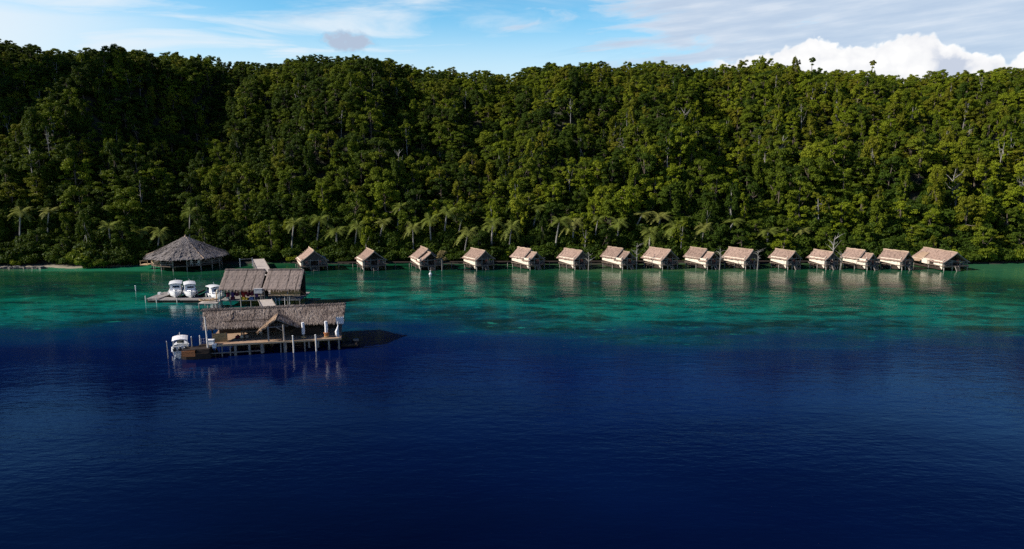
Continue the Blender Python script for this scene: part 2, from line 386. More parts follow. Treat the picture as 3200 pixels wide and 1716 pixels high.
# ------------------------------------------------------------------ sea
def make_sea():
    m, t, b, o = new_mat('sea_water')
    p = wpos(t); x, y, z = t.sep(p)
    big = t.noise(t.vmul(p, (.012, .02, 1)), 1.0, 3); mid = t.noise(t.vmul(p, (.05, .13, 1)), 1.0, 4, .6)
    yy = t.add(y, t.add(t.mul(t.sub(big, .5), 34.0), t.mul(t.sub(mid, .5), 24.0)))
    yy = t.add(yy, t.mul(t.sub(t.curve(t.step(x, -130, 130) if False else t.m('DIVIDE', t.add(x, 130), 260), [(0, .64), (.16, .60), (.27, .47), (.37, .30), (.42, .27), (.49, .42), (.6, .70), (.75, .70), (1, .58)]), .5), 26.0))
    c = t.ramp(t.m('DIVIDE', t.sub(yy, 30), 140),
        [(0.0, (.0002, .0008, .008)), (.22, (.0003, .0018, .022)), (.36, (.0008, .0068, .052)), (.41, (.0010, .015, .068)), (.455, (.0013, .030, .078)), (.50, (.0015, .066, .088)),
         (.565, (.0018, .160, .128)), (.62, (.0025, .145, .098)), (.68, (.003, .080, .048)), (.77, (.004, .046, .020)), (.87, (.010, .085, .034)), (.93, (.06, .13, .05))])  # depth colours; green off the shore darkened to paint in the forest's reflection
    # coral patches on the reef flat
    reef = t.noise(t.vmul(p, (.085, .21, 1)), 1.0, 6, .66, .4)
    inreef = t.mul(t.step(yy, 90, 99), t.step(yy, 128, 150, 1, .35))
    c = t.mix(t.mul(inreef, t.step(reef, .44, .62, 0, .86)), c, (.0010, .020, .026))
    c = t.mix(t.mul(inreef, t.step(reef, .30, .40, .42, 0)), c, (.006, .25, .185))
    fine = t.noise(t.vmul(p, (.34, .75, 1)), 1.0, 5, .7, .5)
    c = t.mix(t.mul(inreef, t.step(fine, .50, .66, 0, .75)), c, (.0010, .026, .030))
    c = t.mix(t.mul(inreef, t.step(fine, .32, .42, .55, 0)), c, (.010, .26, .19))
    # pale sandy shallows off the left beach and past the last hut
    c = t.mix(t.mul(t.mul(t.step(x, -79, -73, 1, 0), t.step(x, -112, -100)), t.step(t.add(y, t.mul(mid, 3)), 147.5, 150.5)), c, (.02, .20, .10))
    c = t.mix(t.mul(t.step(x, 88, 108), t.step(t.add(y, t.mul(mid, 12)), 132, 152, 0, .8)), c, (.035, .16, .075))
    # broad patches of different blue over the deep water
    deep = t.noise(t.vmul(p, (.022, .03, 1)), 1.0, 3, .5)
    c = t.mix(t.mul(t.step(yy, 85, 95, 1, 0), t.step(deep, .42, .72, 0, .4)), c, (.0010, .008, .045))
    t.put(b.inputs['Base Color'], c); b.inputs['Roughness'].default_value = .09; b.inputs['IOR'].default_value = 1.33
    b.inputs['Specular IOR Level'].default_value = .30
    w1 = t.noise(t.vmul(p, (.55, 1.25, 1)), 1.0, 3, .5, .3); w2 = t.noise(t.vmul(p, (1.6, 3.2, 1)), 1.0, 3, .55); w3 = t.noise(t.vmul(p, (.1, .22, 1)), 1.0, 2)
    calm = t.noise(t.vmul(p, (.02, .05, 1)), 1.0, 2)
    h = t.add(t.mul(w1, .55), t.add(t.mul(w2, .22), t.mul(w3, 1.0)))
    n = t.n.new('ShaderNodeBump'); n.inputs['Distance'].default_value = .30; t.put(n.inputs['Strength'], t.mul(t.step(calm, .3, .7, .09, .24), t.step(y, 95, 138, 1.0, 1.9))); t.put(n.inputs['Height'], h)
    t.l.new(n.outputs[0], b.inputs['Normal'])
    q = MB().poly((-3000, -1500, 0), (3000, -1500, 0), (3000, 4000, 0), (-3000, 4000, 0))
    s = q.build('sea', m); tag(s, kind='structure')
make_sea()

# ------------------------------------------------------------------ island terrain
SKY_PX = [(-900, 60), (-400, 90), (0, 128), (125, 142), (250, 155), (420, 165), (560, 170), (720, 186), (800, 190), (900, 186), (1000, 174), (1120, 174), (1200, 194),
          (1300, 201), (1380, 206), (1500, 224), (1610, 228), (1660, 205), (1800, 208), (1940, 196), (2060, 190), (2150, 204), (2250, 200), (2360, 203), (2500, 212),
          (2620, 224), (2750, 230), (2880, 234), (2950, 240), (3060, 222), (3200, 212), (3600, 180), (4200, 150)]
RIDGE_Y = 262.0; TREE_TOP = 6.8
SK_T = []; SK_Z = []
for px_, py_ in SKY_PX:
    d_ = ray(px_, py_); k_ = RIDGE_Y / d_[1]
    SK_T.append(d_[0] / d_[1]); SK_Z.append(HC + d_[2] * k_ - TREE_TOP)
def shore(x):
    return np.interp(x, [-400, -130, -100, -90, -84, -60, 0, 100, 120, 400], [150, 152.5, 152.5, 154, 158.5, 159, 158, 158.5, 159.5, 168]) + .8 * np.sin(x * .21) + .5 * np.sin(x * .53 + 1)
def ground(x, y):
    x = np.asarray(x, float); y = np.asarray(y, float)
    ys = shore(x); d = y - ys
    zr = np.interp(x / RIDGE_Y, SK_T, SK_Z)
    L = RIDGE_Y - ys - 4
    t = (d - 4) / L; tc = np.clip(t, 0, 1)
    z = zr * (1 - (1 - tc) ** 1.38)
    env = 4 * tc * (1 - tc)
    g = 3.6 * np.sin(x * .083 + y * .02 + 1.3) + 2.4 * np.sin(x * .19 - y * .035) + 1.6 * np.sin(x * .31 + y * .06 + 2)
    def blob(cx, cy, rx, ry, a): return a * np.exp(-((x - cx) / rx) ** 2 - ((y - cy) / ry) ** 2)
    h = blob(-92, 196, 13, 34, -9) + blob(-122, 205, 14, 45, 5) + blob(-23, 192, 6, 20, -8) + blob(-45, 200, 10, 34, 4) + blob(20, 200, 8, 30, -5) + blob(110, 200, 10, 30, -4)
    head = blob(-217, 182, 27, 42, 84) * np.clip(d / 25, 0, 1) ** .5  # added hill left of view, put there to shade the lower left slope
    z = z + head + env * np.where(x > 0, 7.0, 4.0) * np.clip(x / 125, -1.2, 1.2) ** 2 * (1 - tc) + env * g + h * np.clip(t * 3, 0, 1) * np.clip((1 - tc) * 2.2, 0, 1)
    z = z - np.clip(t - 1, 0, 9) * L * .28
    z = z + np.clip(d, 0, 5) * .14
    return np.where(d < 0, np.maximum(d * .12, -6) - .05, np.maximum(z, .1))
def make_terrain():
    xs = np.linspace(-420, 420, 281); ys = np.concatenate([np.linspace(138, 168, 41), np.linspace(170, 420, 90)])
    X, Y = np.meshgrid(xs, ys); Z = ground(X, Y)
    V = np.stack([X.ravel(), Y.ravel(), Z.ravel()], 1); nx, ny = len(xs), len(ys)
    i = (np.arange(ny - 1)[:, None] * nx + np.arange(nx - 1)[None]).ravel()
    Fq = np.stack([i, i + 1, i + nx + 1, i + nx], 1)
    m, t, b, o = new_mat('forest_soil')
    z = t.sep(wpos(t))[2]; n = t.noise(wpos(t), .6, 4)
    soil = t.mix(n, (.016, .020, .008), (.034, .030, .018))
    t.put(b.inputs['Base Color'], t.mix(t.step(t.add(z, t.mul(n, .5)), .35, .6, 0, 1), t.mix(t.step(t.sep(wpos(t))[0], -90, -84, 0, 1), t.mix(n, (.2, .17, .12), (.34, .29, .21)), (.018, .017, .010)), soil)); b.inputs['Roughness'].default_value = .95  # shore under pavilion and huts blackened to paint in shadow; sand stays at left
    me = mesh_np('hillside', V, Fq, [m], smooth=True); o = bpy.data.objects.new('hillside', me); COL.objects.link(o); tag(o, kind='structure')
make_terrain()
# ------------------------------------------------------------------ trees
def leaf_cloud(rng, blobs, size, n, zmin=-.45, flat=.3):
    """leaf-sized diamonds scattered through the outer shell of every blob"""
    tot = sum(b[1][0] * b[1][1] + b[1][0] * b[1][2] for b in blobs)
    C = []; Nn = []
    for c, r in blobs:
        k = int(n * (r[0] * r[1] + r[0] * r[2]) / tot)
        d = rng.normal(size=(k * 3, 3)); d /= np.linalg.norm(d, axis=1)[:, None]; d = d[d[:, 2] > zmin][:k]
        ph = rng.uniform(0, 6, 3)
        lump = 1 + .16 * np.sin(d[:, 0] * 5 + ph[0]) * np.sin(d[:, 1] * 5 + ph[1]) + .1 * np.sin(d[:, 2] * 8 + ph[2])
        rad = lump * (1.06 - .62 * rng.random(len(d)) ** 1.4)
        p = np.array(c) + d * np.array(r) * rad[:, None]
        C.append(p); Nn.append(d)
    C = np.concatenate(C); D = np.concatenate(Nn); k = len(C)
    nr = D * .85 + np.array([0, 0, flat]) + rng.normal(size=(k, 3)) * .42; nr /= np.linalg.norm(nr, axis=1)[:, None]
    a = np.cross(nr, rng.normal(size=(k, 3))); a /= np.linalg.norm(a, axis=1)[:, None]; b = np.cross(nr, a)
    s = size * rng.uniform(.6, 1.45, k)[:, None]
    P0 = C - a * s; P2 = C + a * s - nr * s * .25; P1 = C + b * s * .55 + nr * s * .12; P3 = C - b * s * .55 + nr * s * .12
    V = np.stack([P0, P1, P2, P3], 1).reshape(-1, 3)
    i = np.arange(k) * 4
    Fq = np.concatenate([np.stack([i, i + 1, i + 2], 1), np.stack([i, i + 2, i + 3], 1)])
    return V, Fq
def trunk_mb(rng, h, r, tips, lean=.4):
    mb = MB(); lx, ly = rng.uniform(-lean, lean, 2)
    ax = [(lx * s * s + .12 * math.sin(s * 5), ly * s * s, h * s - .4) for s in np.linspace(0, 1, 6)]
    mb.tube(ax, [r * (1 - .62 * s) * (1.5 if s == 0 else 1) for s in np.linspace(0, 1, 6)], 6)
    for tip in tips:
        s = rng.uniform(.5, .95); k = min(int(s * 5), 4); p = Vector(ax[k]); q = Vector(tip); md = (p + q) / 2 + Vector((0, 0, -.25))
        mb.tube([p, md, q], [r * .38, r * .26, r * .1], 5)
    return mb
def proto(seed, kind):
    rng = np.random.default_rng(seed); bl = []
    ph = rng.uniform(0, 6.3, 4)
    def env_r(a, z, top):      # lopsided envelope of the crown
        return (1 + .28 * math.sin(a + ph[0]) + .2 * math.sin(2 * a + ph[1]) + .16 * math.sin(3 * a + z * .8 + ph[2])) * math.sin(math.pi * min(max(.14 + .8 * z / top, .02), .98)) ** .7
    if kind == 'round':
        h = 8.4
        for k in range(46):
            a = rng.uniform(0, 6.3); z = 1.4 + 7.0 * ((k + .5) / 46) ** .8; q = 2.9 * env_r(a, z, 9.6) * rng.uniform(.55, 1.05); r = rng.uniform(.45, 1.0)
            bl.append(((q * math.cos(a), q * math.sin(a), z + .35 * math.sin(2 * a + ph[3])), (r, r, r * rng.uniform(.5, .85))))
        n, sz = 6400, .185
    elif kind == 'column':
        h = 9.5
        for k in range(40):
            a = rng.uniform(0, 6.3); z = .6 + 9.2 * (k + .5) / 40; q = 1.75 * env_r(a, z, 11) * rng.uniform(.4, 1.05); r = rng.uniform(.32, .7)
            bl.append(((q * math.cos(a), q * math.sin(a), z), (r, r, r * rng.uniform(.9, 2.3))))
        n, sz = 5200, .175
    elif kind == 'layered':
        h = 8.6
        for k in range(44):
            a = rng.uniform(0, 6.3); z = 1.8 + 6.8 * (k + .5) / 44; q = 3.2 * env_r(a, z, 10.2) * rng.uniform(.35, 1.1); r = rng.uniform(.55, 1.25)
            bl.append(((q * math.cos(a), q * math.sin(a), z), (r, r, r * rng.uniform(.32, .6))))
        n, sz = 5400, .19
    elif kind == 'sparse':
        h = 10.0
        for k in range(30):
            a = rng.uniform(0, 6.3); z = 5.0 + 5.4 * (k + .5) / 30; q = 2.4 * env_r(a, z - 4, 7) * rng.uniform(.4, 1.1); r = rng.uniform(.3, .62)
            bl.append(((q * math.cos(a), q * math.sin(a), z), (r, r, r * rng.uniform(.5, 1.0))))
        n, sz = 2600, .18
    elif kind == 'shrub':
        h = 2.0
        for k in range(7):
            a = k * .9 + rng.uniform(-.3, .3); q = rng.uniform(.3, 1.8)
            bl.append(((q * math.cos(a), q * math.sin(a), rng.uniform(.7, 2.1)), (rng.uniform(.7, 1.2),) * 2 + (rng.uniform(.6, 1.0),)))
        n, sz = 1700, .22
    V, Fq = leaf_cloud(rng, bl, sz, n, zmin=-.5 if kind != 'shrub' else -.7)
    tips = [b[0] for b in bl[3::max(1, len(bl) // 7)]]
    tr = trunk_mb(rng, h if kind != 'shrub' else 1.2, {'round': .2, 'column': .16, 'layered': .19, 'sparse': .15, 'shrub': .08}[kind], tips, .4 if kind != 'shrub' else .2)
    return (V, Fq), tr
KINDS = {'round': 6, 'column': 5, 'layered': 4, 'sparse': 3, 'shrub': 3}
LEAFS = ['leaf_dark', 'leaf_mid', 'leaf_olive', 'leaf_bright']
CROWN = {}; TRUNK = {}
for kd, cnt in KINDS.items():
    for i in range(cnt):
        (V, Fq), tr = proto(hash_seed := (sum(map(ord, kd)) * 13 + i * 77), kd)
        for lf in LEAFS: CROWN[kd, i, lf] = mesh_np('crown_' + kd, V, Fq, [lf])
        me = bpy.data.meshes.new('trunk_' + kd); me.from_pydata(tr.v, [], tr.f)
        me.materials.append(MAT['bark_pale' if kd == 'sparse' or (kd == 'column' and i == 0) else 'bark_brown']); me.update(); TRUNK[kd, i] = me

def palm_meshes(seed, h, lean):
    rng = np.random.default_rng(seed); mb = MB()
    a0 = rng.uniform(0, 6.3); ax = [(lean * math.cos(a0) * s ** 1.7, lean * math.sin(a0) * s ** 1.7, h * s - .3) for s in np.linspace(0, 1, 8)]
    mb.tube(ax, [.2 * (1 - .4 * s) for s in np.linspace(0, 1, 8)], 7)
    top = Vector(ax[-1]); fr = MB()
    for k in range(19):
        a = k * 2.399 + rng.uniform(-.2, .2); up = rng.uniform(-.1, 1.25) if k > 3 else 1.4; L = rng.uniform(2.6, 3.7)
        dr = Vector((math.cos(a), math.sin(a), 0)); sd = Vector((-math.sin(a), math.cos(a), 0)); pts = []
        for s in np.linspace(0, 1, 10): pts.append(top + dr * (L * (s - .12 * s * s * (1.2 - up))) * (1 - .25 * max(up, 0)) + Vector((0, 0, L * (up * .72 * s - .70 * s * s * (1.0 + .2 * (1 - up))))))
        fr.tube([pts[0], pts[4], pts[9]], [.035, .028, .012], 4)
        for j in range(1, 10):
            w = L * .23 * math.sin(math.pi * (j / 10) ** .75) + .06; p, q = pts[j - 1], pts[j]
            for sg in (-1, 1):
                for h2 in (0, .5):
                    r0 = p.lerp(q, h2); r1 = p.lerp(q, h2 + .3)
                    e = (r0 + r1) / 2 + sd * sg * w + dr * w * .35 + Vector((0, 0, -w * rng.uniform(.15, .55)))
                    fr.poly(r0, r1, e + (q - p) * .05, e)
    t = bpy.data.meshes.new('palm_trunk'); t.from_pydata(mb.v, [], mb.f); t.materials.append(MAT['bark_pale']); t.update()
    c = bpy.data.meshes.new('palm_crown'); c.from_pydata(fr.v, [], fr.f); c.materials.append(MAT['leaf_palm']); c.update()
    return t, c
PALM = [palm_meshes(50 + i, hh, ln) for i, (hh, ln) in enumerate([(7.0, .5), (8.5, 1.4), (6.0, -.9), (9.5, .8)])]

def link_mesh(name, me, parent):
    o = bpy.data.objects.new(name, me); COL.objects.link(o); o.parent = parent; return o

# ---- where the trees stand: dart throwing over the slope
pts = []; cell = {}
def free(x, y, r):
    cx, cy = int(x // 4), int(y // 4)
    for i in range(cx - 2, cx + 3):
        for j in range(cy - 2, cy + 3):
            for (a, b, rr) in cell.get((i, j), ()):
                if (a - x) ** 2 + (b - y) ** 2 < (.5 * (r + rr)) ** 2: return False
    return True
def put(x, y, r): cell.setdefault((int(x // 4), int(y // 4)), []).append((x, y, r))
# palms first, at the places the photograph shows them: (crown px, crown py, distance, mesh)
PALMS_PX = [(50, 655, 160, 3), (140, 655, 162, 1), (340, 700, 160, 0), (425, 715, 162, 2), (485, 722, 161, 2), (585, 655, 166, 3), (1240, 640, 168, 1), (1385, 655, 165, 3), (1345, 680, 164, 0),
            (1535, 690, 164, 0), (1665, 645, 170, 1), (1735, 685, 163, 3), (1790, 690, 164, 0), (1930, 690, 164, 0), (1985, 665, 168, 1), (2060, 670, 168, 0), (2100, 700, 164, 2), (2195, 705, 164, 2),
            (905, 690, 163, 1), (985, 680, 164, 3), (1050, 715, 163, 0), (1180, 690, 164, 1), (1290, 705, 163, 0), (1430, 670, 167, 1), (1590, 700, 163, 2), (1860, 680, 166, 3), (2270, 690, 166, 1), (2400, 715, 165, 0),
            (2505, 715, 166, 0), (1105, 700, 163, 2), (1450, 720, 162, 2), (2030, 720, 162, 2)]
palm_list = []
for px_, py_, Y_, k_ in PALMS_PX:
    d_ = ray(px_, py_); s_ = Y_ / d_[1]; x_ = d_[0] * s_; ztop = HC + d_[2] * s_; zg = float(ground(x_, Y_))
    palm_list.append((x_, Y_, zg, max(.6, (ztop - zg) / [7.0, 8.5, 6.0, 9.5][k_] * .97), k_)); put(x_, Y_, 1.6)
rng = np.random.default_rng(5)
cand = 0
def in_view(x, y, m=14): return abs(x) < y * .765 + m
for trial in range(150000):
    y = rng.uniform(155, 292); x = rng.uniform(-245, 240)
    if not (in_view(x, y) or (x < -112 and 153 < y < 225)): continue  # second range plants the added hill left of view
    d = y - float(shore(x))
    if d < 2.2: continue
    if any(0 < P_[1] - y < 14 and abs(x - P_[0] * y / P_[1]) < 2.4 for P_ in palm_list): continue
    r = (3.7 + 2.0 * rng.random()) if d < 24 else (2.7 + 1.35 * rng.random())
    if not free(x, y, r): continue
    put(x, y, r); pts.append((x, y, d))
pts.sort(key=lambda p: (not in_view(p[0], p[1], 1), p[2]))
N_SINGLE = 258
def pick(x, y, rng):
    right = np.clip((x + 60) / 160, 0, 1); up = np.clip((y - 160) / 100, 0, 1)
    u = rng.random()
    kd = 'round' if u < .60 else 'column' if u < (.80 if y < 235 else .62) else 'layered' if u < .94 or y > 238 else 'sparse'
    w = np.array([.60 - .44 * right - .1 * up, .34, .05 + .26 * up * (.35 + right), .10 + .16 * right + .34 * up * right]); w /= w.sum()  # leaf mix brighter to upper right, darker left, painting in the hillside light
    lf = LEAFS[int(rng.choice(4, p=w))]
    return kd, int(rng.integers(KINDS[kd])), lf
LM = []   # landmarks for the wording, filled as (px, phrase)
LM += [(0, 'at the bay\'s left end'), (160, 'above the low stone wall'), (290, 'behind the left bank bushes'), (430, 'left of the pavilion'), (580, 'behind the pavilion'),
       (720, 'right of the pavilion'), (850, 'left of the first hut')]
ORD = ['first', 'second', 'third', 'fourth', 'fifth', 'sixth', 'seventh', 'eighth', 'ninth', 'tenth', 'eleventh', 'twelfth', 'thirteenth', 'fourteenth', 'last']
HUT_C = [975, 1160, 1335, 1495, 1650, 1790, 1935, 2063, 2195, 2315, 2452, 2572, 2688, 2797, 2935]
for k_, c_ in enumerate(HUT_C):
    LM.append((c_, 'behind the %s hut' % ORD[k_]))
LM += [(3060, 'right of the last hut'), (3180, 'at the bay\'s right end')]
def landmark(px): return min(LM, key=lambda q: abs(q[0] - px))[1]
CW = {'leaf_dark': 'dark green', 'leaf_mid': 'mid-green', 'leaf_olive': 'olive-yellow', 'leaf_bright': 'bright green'}
SW = {'round': 'round-crowned', 'column': 'narrow columnar', 'layered': 'flat-layered', 'sparse': 'thin-crowned'}
def band(d): return 'at the waterside' if d < 9 else 'low on the slope' if d < 17 else 'partway upslope' if d < 26 else 'farther upslope'
records = []
def add_label(o, px, words): records.append((o, px, words))
GROUP_T = 'forest trees on the lower hillside'
for (x, y, d) in pts[:N_SINGLE]:
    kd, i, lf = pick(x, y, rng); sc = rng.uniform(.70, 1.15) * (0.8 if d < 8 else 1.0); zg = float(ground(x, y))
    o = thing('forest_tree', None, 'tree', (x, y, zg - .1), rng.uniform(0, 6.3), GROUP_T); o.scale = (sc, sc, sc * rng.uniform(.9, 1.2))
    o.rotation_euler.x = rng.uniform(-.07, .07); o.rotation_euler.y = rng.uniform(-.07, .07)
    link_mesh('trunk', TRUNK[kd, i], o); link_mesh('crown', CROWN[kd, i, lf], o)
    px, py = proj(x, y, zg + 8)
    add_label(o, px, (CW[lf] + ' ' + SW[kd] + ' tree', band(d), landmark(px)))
for (x, y, zg, sc, k) in palm_list:
    o = thing('coconut_palm', None, 'palm', (x, y, zg), rng.uniform(-.5, .5), 'coconut palms along the shore'); q_ = rng.uniform(.9, 1.35); o.scale = (q_, q_, sc)
    link_mesh('trunk', PALM[k][0], o); link_mesh('crown', PALM[k][1], o)
    px, py = proj(x, y, zg + 7)
    add_label(o, px, ('coconut palm with ' + ['straight', 'leaning', 'short', 'tall'][k] + ' pale trunk', '', landmark(px)))
# ---- waterside bushes
BUSH = [(x_, float(shore(x_)) + rng.uniform(.4, 2.4), rng.uniform(.45, .85)) for x_ in np.concatenate([np.arange(-44, 104, 6.3) + rng.uniform(-2, 2, 24), [-56, -52, -119, -113]])]
BUSH += [(-97.5, 153.2, 1.5), (-93.5, 153.4, 1.3), (-90, 154.2, 1.0), (-95.5, 152.3, 1.0), (-92.5, 152.4, .8), (108, 159.5, 1.1), (112, 160, 1.3), (116.5, 160, 1.1), (120, 160.5, 1.3), (104.5, 159, 1.0)]
for (x, y, sc) in BUSH:
    i = int(rng.integers(3)); lf = LEAFS[int(rng.choice(4, p=[.62, .25, .03, .10]))]
    o = thing('waterside_bush', None, 'bush', (x, y, max(float(ground(x, y)), -.2)), rng.uniform(0, 6.3), 'bushes along the waterline'); o.scale = (sc, sc, sc * rng.uniform(.8, 1.2))
    link_mesh('stem', TRUNK['shrub', i], o); link_mesh('crown', CROWN['shrub', i, lf], o)
    px, py = proj(x, y, 1)
    add_label(o, px, (('large' if sc > 1.05 else 'small' if sc < .7 else 'medium') + ' ' + CW[lf] + ' bush on the shore', '', landmark(px)))
# ---- two lone crowns that stand above the ridge
for px_, py_, w_ in ((2538, 192, 'dark lone treetop sticking up above the ridge on a bare stem'), (2727, 201, 'reddish lone treetop on a bare stem, right of the dark one on the ridge')):
    d_ = ray(px_, py_); s_ = 266 / d_[1]; x_ = d_[0] * s_; zt = HC + d_[2] * s_; zg = float(ground(x_, 266))
    o = thing('emergent_tree', w_, 'tree', (x_, 266, zg))
    hh = zt - zg
    MB().tube([(0, 0, -.3), (.15, 0, hh * .5), (0, .1, hh)], [.2, .15, .08], 6).build('trunk', 'bark_brown', o)
    V, Fq = leaf_cloud(np.random.default_rng(int(px_)), [((0, 0, hh), (.8, .8, .7)), ((.7, 0, hh + .5), (.6, .6, .5)), ((-.6, .2, hh + .7), (.5, .5, .45)), ((.3, .1, hh + 1.1), (.5, .5, .4)), ((.2, 0, hh - 1.2), (.5, .4, .35))], .2, 700)
    link_mesh('crown', mesh_np('crown_emergent', V, Fq, ['leaf_olive' if px_ > 2600 else 'leaf_dark']), o)
# ---- pale dead trees that stand out of the slope
for px_, py_, h_, w_ in ((2440, 455, 11, 'pale forked dead tree above the eleventh hut, partway up the slope'), (2975, 560, 10, 'grey dead tree on the slope above the last hut'), (1245, 500, 11, 'whitish bare trunk beside a dark hollow of the slope above the second hut'),
                         (97, 490, 12, 'slender whitish trunk high above the left end of the bay'), (2135, 360, 9, 'bare grey tree high on the slope above the eighth hut'), (2600, 770, 7, 'thin pale dead tree close behind the twelfth hut')):
    d_ = ray(px_, py_)
    for Y_ in np.arange(158, 260, .5):
        s_ = Y_ / d_[1]
        if HC + d_[2] * s_ < float(ground(d_[0] * s_, Y_)) + h_ * .75: break
    x_ = d_[0] * s_; o = thing('dead_tree', w_, 'tree', (x_, Y_ - .5, float(ground(x_, Y_)) - .2)); rr_ = random.Random(int(px_)); m_ = MB()
    m_.tube([(0, 0, 0), (.2, 0, h_ * .4), (.1, 0, h_ * .75), (.4, 0, h_)], [.2, .16, .11, .05], 6); m_.build('trunk', 'bark_pale', o); m_ = MB()
    for k in range(9):
        a = k * 2.4; z = h_ * rr_.uniform(.45, .9); L = rr_.uniform(1.2, 2.6); p = Vector((.15, 0, z)); q1 = p + Vector((math.cos(a) * L * .5, math.sin(a) * L * .5, L * .45)); q2 = q1 + Vector((math.cos(a + .5) * L * .4, math.sin(a + .5) * L * .4, L * rr_.uniform(.2, .6)))
        m_.tube([p, q1, q2], [.08, .05, .02], 5)
    m_.build('branches', 'bark_pale', o)
# ---- unique wording
from collections import defaultdict
by = defaultdict(list)
for r in records: by[' '.join(w for w in r[2] if w)].append(r)
CNT = {2: 'two', 3: 'three', 4: 'four', 5: 'five', 6: 'six', 7: 'seven', 8: 'eight'}
for lab, rs in by.items():
    rs.sort(key=lambda r: r[1]); n = len(rs)
    for k, r in enumerate(rs):
        if n == 1: r[0]['label'] = lab; continue
        pre = 'leftmost' if k == 0 else 'rightmost' if k == n - 1 else 'middle' if n == 3 else ORD[k]
        r[0]['label'] = '%s of %s, %s' % (pre, CNT.get(n, str(n)), lab.replace(' in the row', ''))
        r[0]['label'] = r[0]['label'].replace(': ', ', ')

# ---- the far forest: one mass, instanced
rest = pts[N_SINGLE:]
SC = bpy.data.collections.new('forest_sources')
src = []
for kd in ('round', 'column', 'layered', 'sparse'):
    for i in range(KINDS[kd]):
        for lf in (LEAFS if kd != 'sparse' else LEAFS[1:3]):
            cm = CROWN[kd, i, lf]; tm = TRUNK[kd, i]
            bm = bmesh.new(); bm.from_mesh(cm); nf = len(bm.faces); bm.from_mesh(tm); bm.faces.ensure_lookup_table()
            for f in bm.faces[nf:]: f.material_index = 1
            me = bpy.data.meshes.new('forest_source'); bm.to_mesh(me); bm.free(); me.materials.append(MAT[lf]); me.materials.append(tm.materials[0])
            so_ = bpy.data.objects.new('%03d_source' % len(src), me); SC.objects.link(so_); src.append((kd, i, lf))
V = []; IDX = []; ROT = []; SCL = []
for (x, y, d) in rest:
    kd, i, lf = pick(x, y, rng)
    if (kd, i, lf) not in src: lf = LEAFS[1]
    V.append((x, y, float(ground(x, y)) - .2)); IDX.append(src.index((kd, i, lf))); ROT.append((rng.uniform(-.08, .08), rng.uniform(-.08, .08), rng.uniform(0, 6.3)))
    s_ = rng.uniform(.52, .98) if y < 235 else rng.uniform(.55, .76); SCL.append((s_, s_, s_ * rng.uniform(.85, 1.15)))
def scatter(name, label, cat, coll, V, IDX, ROT, SCL):
    me = bpy.data.meshes.new(name); me.from_pydata(V, [], [])
    a_ = me.attributes.new('src', 'INT', 'POINT'); a_.data.foreach_set('value', IDX)
    a_ = me.attributes.new('rot', 'FLOAT_VECTOR', 'POINT'); a_.data.foreach_set('vector', [k for q in ROT for k in q])
    a_ = me.attributes.new('scl', 'FLOAT_VECTOR', 'POINT'); a_.data.foreach_set('vector', [k for q in SCL for k in q])
    fo = bpy.data.objects.new(name, me); COL.objects.link(fo); tag(fo, label, cat, kind='stuff')
    ng = bpy.data.node_groups.new(name + '_scatter', 'GeometryNodeTree')
    ng.interface.new_socket('Geometry', in_out='INPUT', socket_type='NodeSocketGeometry'); ng.interface.new_socket('Geometry', in_out='OUTPUT', socket_type='NodeSocketGeometry')
    gi = ng.nodes.new('NodeGroupInput'); go = ng.nodes.new('NodeGroupOutput')
    ci = ng.nodes.new('GeometryNodeCollectionInfo'); ci.inputs['Collection'].default_value = coll; ci.inputs['Separate Children'].default_value = True; ci.inputs['Reset Children'].default_value = True
    ip = ng.nodes.new('GeometryNodeInstanceOnPoints'); ip.inputs['Pick Instance'].default_value = True
    def attr(nm, ty):
        n = ng.nodes.new('GeometryNodeInputNamedAttribute'); n.data_type = ty; n.inputs['Name'].default_value = nm; return n.outputs['Attribute']
    ng.links.new(gi.outputs[0], ip.inputs['Points']); ng.links.new(ci.outputs[0], ip.inputs['Instance'])
    ng.links.new(attr('src', 'INT'), ip.inputs['Instance Index']); ng.links.new(attr('scl', 'FLOAT_VECTOR'), ip.inputs['Scale'])
    er = ng.nodes.new('FunctionNodeEulerToRotation'); ng.links.new(attr('rot', 'FLOAT_VECTOR'), er.inputs[0]); ng.links.new(er.outputs[0], ip.inputs['Rotation'])
    ng.links.new(ip.outputs[0], go.inputs[0])
    md = fo.modifiers.new('scatter', 'NODES'); md.node_group = ng
scatter('forest_canopy', 'dense rainforest covering the upper hillside up to the ridge', 'forest', SC, V, IDX, ROT, SCL)
UC = bpy.data.collections.new('undergrowth_sources')
for i in range(KINDS['shrub']):
    for lf in LEAFS[:1]:  # darkest leaves only, painting shade into the gaps between trees
        UC.objects.link(bpy.data.objects.new('%03d_low' % len(UC.objects), CROWN['shrub', i, lf]))
V = []; IDX = []; ROT = []; SCL = []
while len(V) < 4600:
    y = rng.uniform(158, 268) if len(V) < 2800 else rng.uniform(154, 180); x = rng.uniform(-215, 215)
    if not in_view(x, y, 8) or y - float(shore(x)) < 1.5: continue
    V.append((x, y, float(ground(x, y)) - .3)); IDX.append(int(rng.integers(3))); ROT.append((0, 0, rng.uniform(0, 6.3))); s_ = rng.uniform(.7, 1.4); SCL.append((s_, s_, s_ * rng.uniform(.7, 1.2)))
scatter('undergrowth', 'low green undergrowth between the trees of the hillside', 'undergrowth', UC, V, IDX, ROT, SCL)
print('trees', len(pts), 'rest', len(rest))
